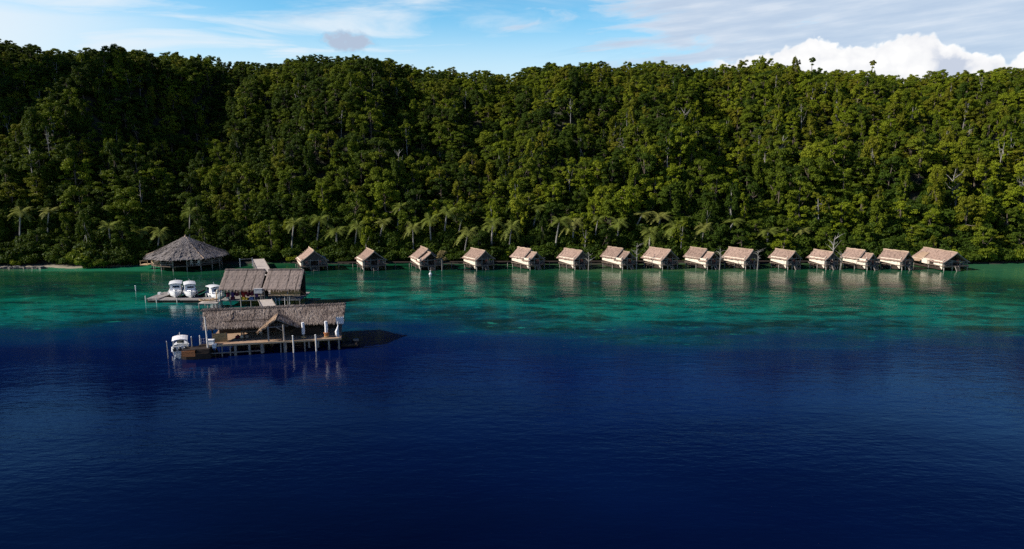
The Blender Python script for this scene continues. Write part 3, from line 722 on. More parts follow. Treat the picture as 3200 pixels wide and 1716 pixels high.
# ------------------------------------------------------------------ stilt huts along the shore
def wall_quad(mb, p, q, zb0, zb1, zt0, zt1, th=.06):
    """upright panel from p to q with sloping lower and upper edges"""
    p = Vector(p); q = Vector(q); n = (q - p).cross(Vector((0, 0, 1))).normalized() * th / 2
    def V3(a, z, s): return (a.x + n.x * s, a.y + n.y * s, z)
    A = [V3(p, zb0, 1), V3(q, zb1, 1), V3(q, zt1, 1), V3(p, zt0, 1)]; B = [V3(p, zb0, -1), V3(q, zb1, -1), V3(q, zt1, -1), V3(p, zt0, -1)]
    mb.poly(*A); mb.poly(*B[::-1])
    for i in range(4):
        j = (i + 1) % 4; mb.poly(A[j], A[i], B[i], B[j])
def gable_roof(par, name, w, y0, y1, ze, zr, ov, mat, seed, th=.2, edge=.06):
    rr = MB(); cx = w / 2; k = (zr - ze) / (w / 2); zo = ze - ov * k
    rr.slab((-ov, y0, zo), (-ov, y1, zo), (cx, y1, zr), (cx, y0, zr), th, 12, 7, .035, seed, edge, .10)
    rr.slab((w + ov, y0, zo), (w + ov, y1, zo), (cx, y1, zr), (cx, y0, zr), th, 12, 7, .035, seed + 1, edge, .10)
    rr.straw((-ov, y0, zo), (-ov, y1, zo), (cx, y1, zr), (cx, y0, zr), int(18 * (y1 - y0)), (.25, .5), (.02, .04), .025, seed + 2)
    o = rr.build(name, mat, par)
    cap = MB(); n = 9
    pts = [(cx, y0 - .05 + (y1 - y0 + .1) * i / n, zr + .02 + .03 * math.sin(i * 2.1 + seed)) for i in range(n + 1)]
    cap.tube(pts, [.13 + .02 * math.sin(i * 1.7) for i in range(n + 1)], 7); cap.build('ridge_cap', 'thatch_edge', o)
    ed = MB()
    for yy in (y0 - .02,):
        for sx in (-1, 1):
            xe = -ov if sx < 0 else w + ov
            ed.tube([(xe + (cx - xe) * s, yy, zo + (zr - zo) * s - .07 - .10 * 4 * s * (1 - s)) for s in (0, .25, .5, .75, 1)], .085, 6)
    ed.build('verge', 'wood_grey', o)
    return o
def make_hut(i, X, Y, ang, w, L, kind, label):
    t = thing('stilt_hut', label, 'hut', (X, Y, 0), R(ang), 'thatched stilt huts along the shore')
    rr = random.Random(100 + i); fl = 1.15; ze = 2.42 + rr.uniform(-.08, .08); zr = ze + .37 * w + rr.uniform(-.05, .1); cx = w / 2
    if kind == 2: ze = 2.1; zr = 4.05
    porch = 1.5 if kind != 2 else 2.3
    # roof (one piece, or a main roof with a lower porch roof)
    if kind == 1:
        cut = .30 * L
        gable_roof(t, 'roof', w, cut - .1, L + .5, ze + .12, zr + .12, .32, 'thatch_hut', 7 * i + 1)
        gable_roof(t, 'porch_roof', w - .2, -.45, cut + .25, ze - .25, zr - .45, .3, 'thatch_hut', 7 * i + 3)
    else:
        gable_roof(t, 'roof', w, -.55, L + .55, ze, zr, .34, 'thatch_hut', 7 * i + 1)
    # deck
    d = MB(); d.span(-.15, w + .15, -.7, L, fl - .14, fl)
    for yy in np.linspace(-.5, L - .3, 5): d.beam((-.2, yy, fl - .24), (w + .2, yy, fl - .24), .12, .16)
    d.build('deck', 'deck_hut', t)
    for x_ in (0.08, w * .36, w * .66, w - .08):
        for y_ in (-.5, L * .45, L - .3):
            MB().tube([(x_ + rr.uniform(-.08, .08), y_, -1.2), (x_, y_, fl - .1)], .085, 7).build('pile', 'wood_post', t)
    # side walls of woven matting, sloping lower edge
    lo = .98
    for sx, nm in ((0.0, 'side_wall'), (w, 'side_wall')):
        m = MB(); wall_quad(m, (sx, .55 if sx == 0 else porch, 0), (sx, L - .1, 0), lo + .14, lo + .55, ze + .1, ze + .1, .08); m.build(nm, 'matting', t)
    m = MB(); wall_quad(m, (.0, .0, 0), (.0, .5, 0), .35, .85, ze + .1, ze + .1, .1); wall_quad(m, (-.02, -.03, 0), (.42, -.03, 0), .35, .6, ze + .05, ze + .5, .08); m.build('corner_screen', 'matting', t)
    for xs_ in (.22, w - .2): m = MB(); wall_quad(m, (xs_, .3, 0), (xs_, L - .2, 0), .15, .25, 1.0, 1.0, .05); m.build('under_shade_panel', 'wood_dark', t)  # dark panels added to stand for the shade under the deck
    m = MB(); wall_quad(m, (.1, L - .3, 0), (w - .1, L - .3, 0), .2, .2, 1.0, 1.0, .05); m.build('under_shade_panel', 'wood_dark', t)
    m = MB(); wall_quad(m, (0, L - .1, 0), (w, L - .1, 0), fl, fl, ze, ze, .08); m.poly((0, L - .1, ze), (w, L - .1, ze), (cx, L - .1, zr - .15)); m.build('back_wall', 'matting_shaded', t)
    # recessed front: wall with gable, door and two windows
    y_ = porch; f = MB()
    dw = .85
    for a, b in ((.05, cx - dw / 2 - .05), (cx + dw / 2 + .05, w - .05)):
        wall_quad(f, (a, y_, 0), (b, y_, 0), fl, fl, fl + .5, fl + .5, .08)
        wall_quad(f, (a, y_, 0), (a + .3, y_, 0), fl + .5, fl + .5, ze, ze, .08); wall_quad(f, (b - .3, y_, 0), (b, y_, 0), fl + .5, fl + .5, ze, ze, .08)
    f.poly((.05, y_, ze), (w - .05, y_, ze), (cx, y_, zr - .25)); f.build('front_wall', 'matting_shaded', t)
    dr = MB(); dr.span(cx - dw / 2, cx + dw / 2, y_ + .02, y_ + .07, fl, ze - .05)
    do = dr.build('door', 'wood_dark', t); MB().tube([(cx + .3, y_, fl + .5), (cx + .3, y_ - .06, fl + .55), (cx + .3, y_, fl + .62)], .018, 5).build('handle', 'metal', do)
    for a, b in ((.05, cx - dw / 2 - .05), (cx + dw / 2 + .05, w - .05)):
        q = MB(); q.beam((a + .3, y_ - .03, fl + .5), (b - .3, y_ - .03, fl + .5), .07); q.beam((a + .3, y_ - .03, ze - .04), (b - .3, y_ - .03, ze - .04), .07)
        for xx in (a + .3, (a + b) / 2, b - .3): q.beam((xx, y_ - .02, fl + .5), (xx, y_ - .02, ze - .04), .05)
        wo = q.build('window_frame', 'wood_dark', t); MB().poly((a + .3, y_ + .02, fl + .5), (b - .3, y_ + .02, fl + .5), (b - .3, y_ + .02, ze - .04), (a + .3, y_ + .02, ze - .04)).build('pane', 'glass_dark', wo)
    # porch posts, gable screen and railing
    for x_ in (.07, w * .34, w * .66, w - .07):
        MB().tube([(x_, -.4, .4), (x_ + rr.uniform(-.04, .04), -.4, ze + (.3 if 0.1 < x_ < w - .1 else -.12))], .06, 6).build('porch_post', 'wood_post', t)
    tie = MB(); tie.beam((-.2, -.42, ze - .1), (w + .2, -.42, ze - .1), .1, .12)
    tie.build('tie_beam', 'wood_grey', t)
    if kind == 0 and i % 3 != 1:
        g = MB(); g.poly((.35, -.38, ze), (w - .35, -.38, ze), (cx, -.38, zr - .35)); g.build('gable_screen', 'matting_shaded', t)
    rl = MB()
    for a, b in ((.07, w * .34), (w * .66, w - .07)):
        rl = MB()
        for zz in (fl + .42, fl + .72): rl.beam((a, -.5, zz), (b, -.5, zz), .045)
        for xx in np.arange(a + .15, b, .28): rl.beam((xx, -.5, fl), (xx, -.5, fl + .72), .035)
        rl.build('railing', 'wood_post', t)
    st = MB()
    for k in range(4): st.box((cx, -.85 - .16 * k, fl - .2 - .26 * k), (.9, .2, .05))
    for s in (-.45, .45): st.beam((cx + s, -.7, fl - .05), (cx + s, -1.5, -.3), .06, .12)
    st.build('ladder', 'wood_grey', t)
    if kind == 2:   # small cross gable over the rear left side
        c = MB(); c.slab((-1.15, L * .62, ze - .55), (-1.15, L * 1.0, ze - .55), (cx * .55, L * .93, zr - .75), (cx * .55, L * .68, zr - .75), .16, 6, 5, .03, 5, .06)
        c.build('hipped_dormer', 'thatch_sunlit', t)
        q = MB(); wall_quad(q, (-.42, L * .45, 0), (-.42, L - .1, 0), lo + .12, lo + .25, ze - .1, ze - .1, .08); wall_quad(q, (-.42, L * .45, 0), (0, L * .42, 0), lo + .1, lo, ze - .1, ze, .06); q.build('bay_wall', 'matting', t)
        MB().span(-.05, .03, L * .28, L * .42, lo - .1, ze).build('side_door', 'wood_dark', t)
    return t
HUTS = [(-46.01, 147.29, 25.2, 5.55, 5.83, 0), (-32.68, 147.72, 26.4, 5.02, 5.27, 0), (-20.26, 148.16, 24.8, 5.18, 6.74, 1), (-8.11, 148.6, 35.1, 4.64, 4.88, 0), (3.61, 149.05, 40.0, 4.41, 5.73, 1),
        (13.53, 149.27, 39.5, 4.43, 4.66, 0), (24.12, 149.49, 36.8, 4.6, 5.98, 1), (32.92, 149.49, 35.4, 5.02, 5.27, 0), (42.85, 149.49, 34.6, 4.56, 5.92, 1), (51.37, 149.72, 37.3, 5.01, 5.26, 0),
        (60.66, 149.49, 28.2, 4.13, 4.34, 0), (69.1, 149.49, 25.9, 3.88, 4.07, 0), (77.73, 148.6, 30.9, 4.19, 5.45, 1), (85.35, 148.6, 32.1, 4.29, 4.5, 0), (94.12, 147.72, 11.4, 6.17, 8.33, 2)]
for i, h in enumerate(HUTS):
    if i == 0: lb = 'first tan thatched stilt hut of the row, beside the rear dock roof'
    elif i == 14: lb = 'largest stilt hut, at the right end of the row, with a side dormer'
    elif h[5] == 1: lb = '%s hut of the row from the left, with a stepped two-piece roof' % ORD[i]
    else: lb = '%s hut of the row from the left, with a plain one-piece roof' % ORD[i]
    make_hut(i, *h, lb)
# boardwalk behind the huts
bw = thing('boardwalk', 'grey boardwalk on low posts running behind the row of huts', 'boardwalk', (-50, 155, 0))
bx = [(-50, 153.6), (-30, 154.3), (0, 155.4), (40, 156.2), (75, 155.8), (97, 156.5)]
q = MB()
for a, b in zip(bx, bx[1:]): q.beam((a[0] + 50, a[1] - 155, .95), (b[0] + 50, b[1] - 155, .95), 1.3, .14)
q.build('walkway_deck', 'wood_dark', bw); q = MB()
for k in range(46):
    x_ = -49 + k * 3.2; y_ = np.interp(x_, [p[0] for p in bx], [p[1] for p in bx])
    MB().tube([(x_ + 50, y_ - 155 - .55, -.9), (x_ + 50, y_ - 155 - .55, .95)], .08, 6).build('post', 'wood_post', bw)
for i, h in enumerate(HUTS):   # short link from every hut to the boardwalk
    a = R(h[2]); c = Vector((h[0] + h[3] / 2 * math.cos(a) - h[4] * math.sin(a), h[1] + h[3] / 2 * math.sin(a) + h[4] * math.cos(a), 1.0))
    y_ = float(np.interp(c.x - .8, [p[0] for p in bx], [p[1] for p in bx]))
    if y_ - .6 > c.y + .3:
        MB().beam((c.x + 50, c.y - 155 + .05, .93), (c.x + 50 - .8, y_ - 155 - .66, .93), 1.0, .1).build('link_walkway', 'wood_grey', bw)
# leafless little trees and the straw parasol between the huts
def bare_tree(px, Y, h, label, seed):
    d = ray(px, 840); x = d[0] * Y / d[1]; rr = random.Random(seed)
    t = thing('bare_tree', label, 'tree', (x, Y, 0)); m = MB(); m.tube([(0, 0, -1), (.1, 0, h * .5), (0, .1, h)], [.11, .08, .03], 6); m.build('trunk', 'bark_pale', t)
    b = MB()
    for k in range(16):
        a = k * 2.4; z = h * rr.uniform(.4, .95); L = rr.uniform(.7, 1.7)
        p = Vector((.05, .03, z)); q1 = p + Vector((math.cos(a) * L * .5, math.sin(a) * L * .5, L * .35)); q2 = q1 + Vector((math.cos(a + .4) * L * .5, math.sin(a + .4) * L * .5, L * rr.uniform(-.1, .4)))
        b.tube([p, q1, q2], [.035, .025, .01], 4)
    b.build('branches', 'bark_pale', t)
bare_tree(1838, 148.6, 4.0, 'leafless crooked tree in the water right of the sixth hut', 1)
bare_tree(1988, 150.5, 5.4, 'thin bare tree standing right of the seventh hut', 2)
bare_tree(2248, 149.5, 4.8, 'forked bare tree between the ninth and tenth huts', 3)
bare_tree(2366, 149.0, 4.4, 'pale bare tree rising from the water right of the tenth hut', 4)
bare_tree(2625, 149.5, 3.6, 'low leafless tree between the twelfth and thirteenth huts', 5)
pz = at(1381, 845); t = thing('dry_tree', 'small tan dry-leaved tree on a thin trunk right of the third hut', 'tree', (pz.x, pz.y - .3, 0))
MB().tube([(0, 0, -1), (.05, 0, 1.6), (0, .05, 3.0)], [.1, .08, .05], 6).build('trunk', 'bark_pale', t)
MAT['leaf_dry'] = mat_leaf('leaf_dry', [(.1, (.16, .12, .05)), (.5, (.24, .18, .08)), (.9, (.32, .25, .12))])
r_ = np.random.default_rng(4); V_, F_ = leaf_cloud(r_, [((r_.uniform(-.8, .8), r_.uniform(-.6, .6), r_.uniform(2.2, 4.1)), (.45, .45, .4)) for k in range(12)], .16, 1100)
link_mesh('crown', mesh_np('crown_dry', V_, F_, ['leaf_dry']), t)
bz = at(1345, 858); t = thing('mooring_buoy', 'small white buoy floating in front of the third hut', 'buoy', (bz.x, bz.y, 0))
MB().lathe([(.05, -.2), (.32, -.05), (.34, .15), (.2, .38), (.07, .45)], 12).build('float', 'gelcoat', t, True); MB().lathe([(.07, .44), (.07, .62), (.13, .72), (.1, .84), (.02, .9)], 10).build('top_mark', 'gelcoat', t, True)
bz = at(424, 908); t = thing('mooring_pole', 'lone white mooring pole standing in the water left of the boats', 'pole', (bz.x, bz.y, 0))
MB().tube([(0, 0, -1), (.03, 0, .85)], .09, 8).build('shaft', 'white_paint', t); MB().lathe([(.12, .84), (.12, .93), (.03, .97)], 8).build('cap', 'white_paint', t)
# low stone wall at the left edge
w = MB(); rr = random.Random(3)
for k in range(170):
    s = rr.uniform(.4, .85); w.box((-127 + 22 * rr.random(), 151.2 + rr.uniform(-.5, .5), rr.uniform(-.15, .3)), (s, s * .8, s * .6), rr.uniform(0, 3), Matrix.Rotation(rr.uniform(-.3, .3), 3, 'X'))
o = w.build('stone_jetty', 'stone'); tag(o, 'low grey stone jetty at the left edge of the bay', 'jetty')

# ------------------------------------------------------------------ round pavilion
pv = thing('round_pavilion', 'large octagonal thatched pavilion on stilts at the left shore', 'pavilion', (-74.0, 154.0, 0))
NR = 8; ZA = 6.85; ZE = 2.75; RR = 9.0; rot0 = R(2)
rf = MB(); ang = [rot0 + 2 * math.pi * k / NR for k in range(NR)]
for k in range(NR):
    a, b = ang[k], ang[(k + 1) % NR]
    p0 = (RR * math.cos(a), RR * math.sin(a), ZE); p1 = (RR * math.cos(b), RR * math.sin(b), ZE)
    rf.slab(p0, p1, (.25 * math.cos(b), .25 * math.sin(b), ZA), (.25 * math.cos(a), .25 * math.sin(a), ZA), .2, 8, 12, .04, k, .07, .32)
    rf.straw(p0, p1, (.25 * math.cos(b), .25 * math.sin(b), ZA), (.25 * math.cos(a), .25 * math.sin(a), ZA), 420, (.4, 1.0), (.04, .08), .07, 60 + k)
ro = rf.build('roof', 'thatch_round', pv)
def roof_pt(a, r):     # on the sagging roof skin
    ph = ((a - rot0) % (2 * math.pi / NR)) - math.pi / NR; k = math.cos(math.pi / NR) / math.cos(ph); v = 1 - r / RR
    rr_ = RR * k * (1 - v) + .25 * v; return Vector((rr_ * math.cos(a), rr_ * math.sin(a), ZE + (ZA - ZE) * v - .32 * 4 * v * (1 - v)))
for k in range(NR):
    MB().tube([roof_pt(ang[k], r) + Vector((0, 0, .08)) for r in (9.1, 7.5, 6, 4.5, 3, 1.5, .3)], .10, 6).build('hip_cap', 'thatch_edge' if k == 7 else 'thatch_edge' if k in (3, 4) else 'wood_grey', ro)
for k in range(22):     # dark gaps and pale battens running down the slope
    a = rot0 + 2 * math.pi * (k + .5 * random.random()) / 22
    if min(abs((a - q + math.pi) % (2 * math.pi) - math.pi) for q in ang) < .06: continue
    r1 = random.uniform(6.5, 8.8); r0 = random.uniform(1.5, 3.5)
    MB().tube([roof_pt(a, r1 + (r0 - r1) * s) + Vector((0, 0, .10)) for s in np.linspace(0, 1, 6)], random.uniform(.1, .18), 5).build('batten', random.choice(['wood_dark', 'wood_dark', 'wood_grey']), ro)
MB().lathe([(.5, ZA - .35), (.32, ZA), (.12, ZA + .35), (.04, ZA + .5)], 10).build('finial', 'thatch_edge', pv)
MB().lathe([(7.4, .98), (7.5, 1.02), (7.5, 1.14), (7.4, 1.16)], 16).build('deck', 'deck_hut', pv)
for k in range(16):
    a = rot0 + 2 * math.pi * k / 16
    MB().tube([(7.2 * math.cos(a), 7.2 * math.sin(a), -1.2), (7.2 * math.cos(a), 7.2 * math.sin(a), ZE + .25)], .11, 7).build('post', 'wood_post', pv)
    b = rot0 + 2 * math.pi * (k + 1) / 16; m = MB(); p = Vector((7.25 * math.cos(a), 7.25 * math.sin(a), 0)); q = Vector((7.25 * math.cos(b), 7.25 * math.sin(b), 0))
    if k not in (12,):
        for zz in (1.55, 1.95): m.beam(p + Vector((0, 0, zz)), q + Vector((0, 0, zz)), .08, .1)
        for s in np.linspace(.12, .88, 7): m.beam(p.lerp(q, s) + Vector((0, 0, 1.15)), p.lerp(q, s) + Vector((0, 0, 1.95)), .05)
        m.build('railing', 'beam_tan' if 6 <= k <= 10 else 'wood_grey', pv)
m = MB()
for k in range(5):
    a = R(20) + k * R(32); b = a + R(32); p = Vector((5.2 * math.cos(a), 5.2 * math.sin(a), 0)); q = Vector((5.2 * math.cos(b), 5.2 * math.sin(b), 0)); wall_quad(m, p, q, 1.15, 1.15, 2.9, 2.9, .1)
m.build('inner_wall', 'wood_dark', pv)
m = MB(); m.span(-8.6, -6.8, -4.2, -2.2, .95, 1.08); m.beam((-8.5, -4.1, 1.08), (-8.5, -4.1, 2.0), .08); m.beam((-6.9, -4.1, 1.08), (-6.9, -4.1, 2.0), .08); m.beam((-8.5, -4.1, 1.9), (-6.9, -4.1, 1.9), .06)
m.build('landing', 'beam_tan', pv)
def chair(x, y, rz, label, mat):
    t = thing('chair', label, 'chair', (x, y, 1.16), rz)
    m = MB(); m.box((0, 0, .44), (.48, .46, .05)); m.build('seat', mat, t)
    m = MB(); m.box((0, .23, .8), (.48, .05, .6), 0, Matrix.Rotation(-.15, 3, 'X')); m.build('backrest', mat, t)
    for sx in (-.2, .2):
        for sy in (-.19, .19): MB().beam((sx, sy, 0), (sx, sy, .43), .045).build('leg', mat, t)
for i, h in enumerate(HUTS):
    a = R(h[2])
    for j, fx in enumerate((.24, .74)):
        x_ = h[3] * fx; y_ = .45; t = thing('deck_chair', '%s red cushioned deck chair on the porch of the %s hut' % (('left', 'right')[j], ORD[i]), 'chair',
            (h[0] + x_ * math.cos(a) - y_ * math.sin(a), h[1] + x_ * math.sin(a) + y_ * math.cos(a), 1.15), a + (.3, -.25)[j], 'deck chairs on the hut porches')
        m = MB(); m.box((0, 0, .38), (.6, .62, .1)); m.build('seat', 'cushion', t)
        m = MB(); m.box((0, .32, .74), (.6, .1, .66), 0, Matrix.Rotation(-.3, 3, 'X')); m.build('backrest', 'cushion', t)
        for sx in (-.28, .28): m = MB(); m.beam((sx, -.28, 0), (sx, -.28, .5), .05); m.beam((sx, .3, 0), (sx, .3, .5), .05); m.beam((sx, -.3, .52), (sx, .36, .52), .06); m.build('side_frame', 'wood_post', t)
chair(-70.3, 148.1, .4, 'white chair on the pavilion deck, left of the other white chair', 'white_paint')
chair(-69.0, 148.4, -.3, 'white chair on the pavilion deck, right of the other white chair', 'white_paint')
# ------------------------------------------------------------------ near dock house
NH = (-37.4, 81.5, 13.0)
nh = thing('dock_house', 'long weathered thatched dock house on stilts, nearest building in the bay', 'dock house', (NH[0], NH[1], 0), R(NH[2]))
def nhw(u, v, z=0.0):
    c, s = math.cos(R(NH[2])), math.sin(R(NH[2])); return Vector((NH[0] + u * c - v * s, NH[1] + u * s + v * c, z))
rr = random.Random(21)
E0, E1 = (-.75, 1.25, 3.36), (16.15, 1.25, 3.30); T0, T1 = (-1.35, 5.0, 4.95), (16.5, 5.0, 5.02); B0, B1 = (-.9, 9.2, 3.1), (16.2, 9.2, 3.1)
m = MB()
m.slab(E0, E1, T1, T0, .22, 46, 14, .05, 3, .08, .08); m.slab(B0, B1, T1, T0, .22, 30, 8, .06, 4, .12, .1)
rf = m.build('roof', 'thatch_old', nh)
m = MB(); m.straw(E0, E1, T1, T0, 3000, (.2, .6), (.010, .026), .03, 5); m.straw(E0, E1, T1, T0, 700, (.15, .38), (.012, .03), .07, 6, (0, .05), .7)
m.straw(B0, B1, T1, T0, 900, (.3, .9), (.02, .055), .1, 7)
for xx, sd in ((-.9, -1), (16.3, 1)):
    for k in range(160):
        s = rr.random(); p = Vector((xx, 1.25 + 3.75 * s, 3.35 + 1.6 * s)); q = p + Vector((sd * rr.uniform(0, .35), -.3 * rr.random(), -rr.uniform(.1, .5))); m.poly(p + Vector((0, -.04, 0)), p + Vector((0, .04, 0)), q)
m.build('loose_straw', 'thatch_old_straw', rf)
m = MB()
for k in range(110):
    x_ = -1.3 + 17.8 * k / 109; m.tube([(x_ - .2, 4.6, 4.85 + rr.uniform(-.03, .06)), (x_, 5.0, 5.0 + rr.uniform(-.02, .04)), (x_ + .1, 5.4, 4.82)], .09, 5)
m.build('ridge_cap', 'thatch_old_straw', rf)
for x_ in (2.4, 5.0, 6.9, 8.0):   # dark battens pinned over the thatch
    MB().tube([(x_ + rr.uniform(-.1, .1), 1.25 + 3.6 * s, 3.36 + 1.62 * s + .1 - .12 * 4 * s * (1 - s)) for s in (.25, .45, .65, .85)], .045, 5).build('batten', 'wood_dark', rf)
for z_, v_ in ((3.78, 2.3),):
    MB().tube([(x_, v_ + rr.uniform(-.05, .05), z_ + .09) for x_ in np.linspace(1.5, 8.5, 8)], .04, 5).build('batten', 'wood_dark', rf)
# deck, beams and piles
MB().span(-.2, 15.9, -.05, 9.0, 1.36, 1.5).build('deck', 'deck_tan', nh)
MB().span(-.22, 15.92, -.14, -.053, 1.30, 1.515).build('deck_fascia', 'beam_tan', nh)
m = MB()
for v_ in (.3, 2.6, 5.0, 8.5): m.beam((-.1, v_, 1.26), (15.8, v_, 1.26), .14, .16)
m.build('joists', 'wood_dark', nh)
MB().tube([(-.02, -.12, -1.2), (-.06, -.12, 2.2), (-.16, -.1, 5.1)], [.13, .1, .07], 8).build('corner_pole', 'wood_pale_post', nh)
for u_, w_, z0 in ((1.5, .07, -1), (2.45, .07, -1), (3.05, .17, -1), (4.75, .15, -1), (6.25, .23, .1), (8.45, .08, -1), (9.1, .1, -1), (11.4, .09, -1), (11.9, .12, .4), (13.0, .1, .4), (14.35, .12, -1), (15.55, .12, -1)):
    MB().tube([(u_, -.02 if w_ < .12 else .12, z0), (u_ + rr.uniform(-.05, .05), .1, 1.35)], [w_, w_ * .95], 8).build('pile', 'wood_post', nh)
for v_ in (2.6, 5.4, 8.4):
    for u_ in (.3, 3, 6, 9, 12, 15.4): MB().tube([(u_ + rr.uniform(-.2, .2), v_, -1.2), (u_, v_, 1.36)], .11, 7).build('pile', 'wood_dark', nh)
MB().beam((.1, -.12, .46), (6.3, -.1, .46), .09, .12).build('lower_rail', 'wood_grey', nh)
# posts and back wall in the shade under the roof
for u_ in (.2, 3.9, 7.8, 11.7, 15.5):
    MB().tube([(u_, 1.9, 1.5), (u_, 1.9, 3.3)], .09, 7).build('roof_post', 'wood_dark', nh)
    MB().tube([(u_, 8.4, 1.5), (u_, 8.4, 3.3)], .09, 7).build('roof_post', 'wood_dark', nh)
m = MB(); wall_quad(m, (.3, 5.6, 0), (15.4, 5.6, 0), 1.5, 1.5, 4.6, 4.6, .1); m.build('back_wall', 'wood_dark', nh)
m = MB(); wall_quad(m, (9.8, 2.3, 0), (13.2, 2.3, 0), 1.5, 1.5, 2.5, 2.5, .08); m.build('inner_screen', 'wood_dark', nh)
# the little gabled porch
pu0, pu1 = 6.1, 10.75; ap = 8.05; pz0, pzr = 3.02, 4.45; v0, v1 = .15, 3.0
m = MB(); m.slab((pu0, v0, pz0 - .05), (pu0, v1, pz0 + .1), (ap, v1, pzr), (ap, v0, pzr), .16, 8, 8, .07, 9, .16, .03); m.straw((pu0, v0, pz0), (pu0, v1, pz0 + .1), (ap, v1, pzr), (ap, v0, pzr), 260, (.3, .7), (.03, .06), .1, 10, (0, 1), .5)
pr = m.build('porch_roof', 'thatch_sunlit', nh)  # left slope coloured lighter as the sunlit side, right slope darker
m = MB(); m.slab((pu1, v0 + .1, pz0 + .15), (pu1, v1, pz0 + .15), (ap, v1, pzr), (ap, v0, pzr), .16, 8, 8, .05, 11, .12, .03); m.straw((pu1, v0, pz0 + .1), (pu1, v1, pz0 + .15), (ap, v1, pzr), (ap, v0, pzr), 200, (.3, .7), (.03, .06), .1, 12)
m.build('porch_roof', 'thatch_old', nh)
m = MB(); m.beam((pu0 + .2, v0 + .12, pz0 - .02), (ap, v0 + .12, pzr - .22), .08, .12); m.beam((pu1 - .2, v0 + .2, pz0 + .1), (ap, v0 + .12, pzr - .22), .08, .12); m.beam((7.0, v0 + .1, 3.3), (9.0, v0 + .1, 3.3), .08, .1)
m.build('porch_frame', 'wood_grey', nh)
MB().beam((7.05, .2, 1.5), (7.05, .2, 3.45), .2).build('porch_post', 'wood_post', nh)
MB().tube([(8.92, .0, -1), (8.92, .05, 1.5), (8.9, .12, 3.6)], .11, 7).build('porch_post', 'wood_post', nh)
MB().beam((8.05, .14, 3.3), (8.85, .1, 2.75), .07).build('porch_brace', 'wood_post', nh)
# loose things on and around the house, each its own
def post(u, v, z0, z1, r, mat, label, name='mooring_post', cat='post', grp=None):
    w = nhw(u, v); t = thing(name, label, cat, (w.x, w.y, z0), 0, grp)
    MB().tube([(0, 0, 0), (.02, 0, (z1 - z0) * .5), (0, .02, z1 - z0 - .06)], [r, r * .95, r * .9], 8).build('shaft', mat, t); MB().lathe([(r * 1.05, z1 - z0 - .07), (r * 1.05, z1 - z0 - .01), (r * .5, z1 - z0 + .03)], 8).build('cap', 'white_paint', t)
    return t
post(10.0, -.28, -1, 2.2, .1, 'wood_pale_post', 'pale mooring post at the deck edge just right of the porch')
post(12.75, -.3, -1, 2.15, .11, 'wood_pale_post', 'white mooring post between the porch and the right end of the deck')
post(-1.15, 1.1, -1, 2.5, .07, 'wood_pale_post', 'thin pole with a white top, in the water right beside the deck corner', 'pole', 'pole')
post(-2.0, .6, -1, 2.55, .07, 'wood_post', 'thin grey pole in the water beside the wooden barge', 'pole', 'pole')
post(-4.75, .3, -1, 2.2, .05, 'wood_post', 'thin dark pole in the water left of the white canopy boat', 'pole', 'pole')
def column(u, v, z0, z1, label, jar):
    w = nhw(u, v); t = thing('wrapped_column', label, 'column', (w.x, w.y, 1.5), R(13))
    MB().tube([(0, 0, z0 - 1.5), (.02, 0, (z0 + z1) / 2 - 1.5), (-.02, 0, z1 - 1.5)], [.2, .215, .19], 9).build('white_wrap', 'white_cloth', t)
    MB().tube([(0, 0, 0), (0, 0, z0 - 1.49)], .1, 7).build('shaft', 'wood_post', t)
    MB().lathe([(.14, 0), (.3, .05), (.3, .18), (.16, .26), (.13, .3)], 9).build('foot', 'board_tan', t)
    if jar: MB().lathe([(.24, .02), (.3, .3), (.26, .5), (.4, .56), (.36, .62)], 9).build('jar', 'board_orange', t)
column(11.2, .9, 2.05, 3.55, 'white wrapped column under the eave, left one of the two', False)
column(14.05, .75, 2.15, 3.6, 'white wrapped column standing in a brown pot, right one of the two', True)
w = nhw(15.55, .15); t = thing('hanging_cloth', 'white cloth bundle tied to the corner post at the right end', 'cloth', (w.x, w.y, 1.5), R(13))
m = MB(); m.tube([(.02, 0, 0), (0, 0, 2.1)], .07, 7); m.build('post', 'wood_pale_post', t)
m = MB(); m.tube([(-.02, -.1, .12), (-.12, -.12, .45), (-.2, -.12, .85), (-.08, -.1, 1.2), (.02, -.08, 1.6)], [.14, .24, .2, .13, .07], 8); m.build('cloth', 'white_cloth', t, True)
w = nhw(15.7, .4); t = thing('hanging_sheet', 'pale sheet hung from the eave at the right end of the dock house', 'sheet', (w.x, w.y, 0), R(13))
m = MB()
for k in range(8): m.poly((k * .12 - .4, .55 + .04 * (k % 2), 3.1), (k * .12 - .28, .55 + .04 * ((k + 1) % 2), 3.1), (k * .12 - .28, .5 + .06 * ((k + 1) % 2), 4.05), (k * .12 - .4, .5 + .06 * (k % 2), 4.05))
m.build('cloth', 'white_cloth', t)
w = nhw(1.2, 1.0); t = thing('board_screen', 'tan board screen leaning beside the tall corner pole', 'screen', (w.x, w.y, 1.5), R(20))
m = MB(); m.box((0, 0, .62), (1.75, .06, 1.1), 0, Matrix.Rotation(-.12, 3, 'X')); m.build('board', 'board_tan', t); m = MB(); m.beam((-.8, .1, 0), (-.8, -.02, 1.2), .07); m.beam((.8, .1, 0), (.8, -.02, 1.2), .07); m.build('frame', 'wood_grey', t)
w = nhw(.25, .35); t = thing('cool_box', 'white cool box on the deck by the tall corner pole', 'box', (w.x, w.y, 1.5), R(5))
MB().span(-.38, .38, -.25, .25, 0, .5).build('body', 'gelcoat', t); MB().span(-.41, .41, -.28, .28, .503, .62).build('lid', 'white_cloth', t)
w = nhw(.7, .2); t = thing('folded_tarp', 'pale folded tarp hanging over the deck edge beside the cool box', 'tarp', (w.x, w.y, 1.5), R(13))
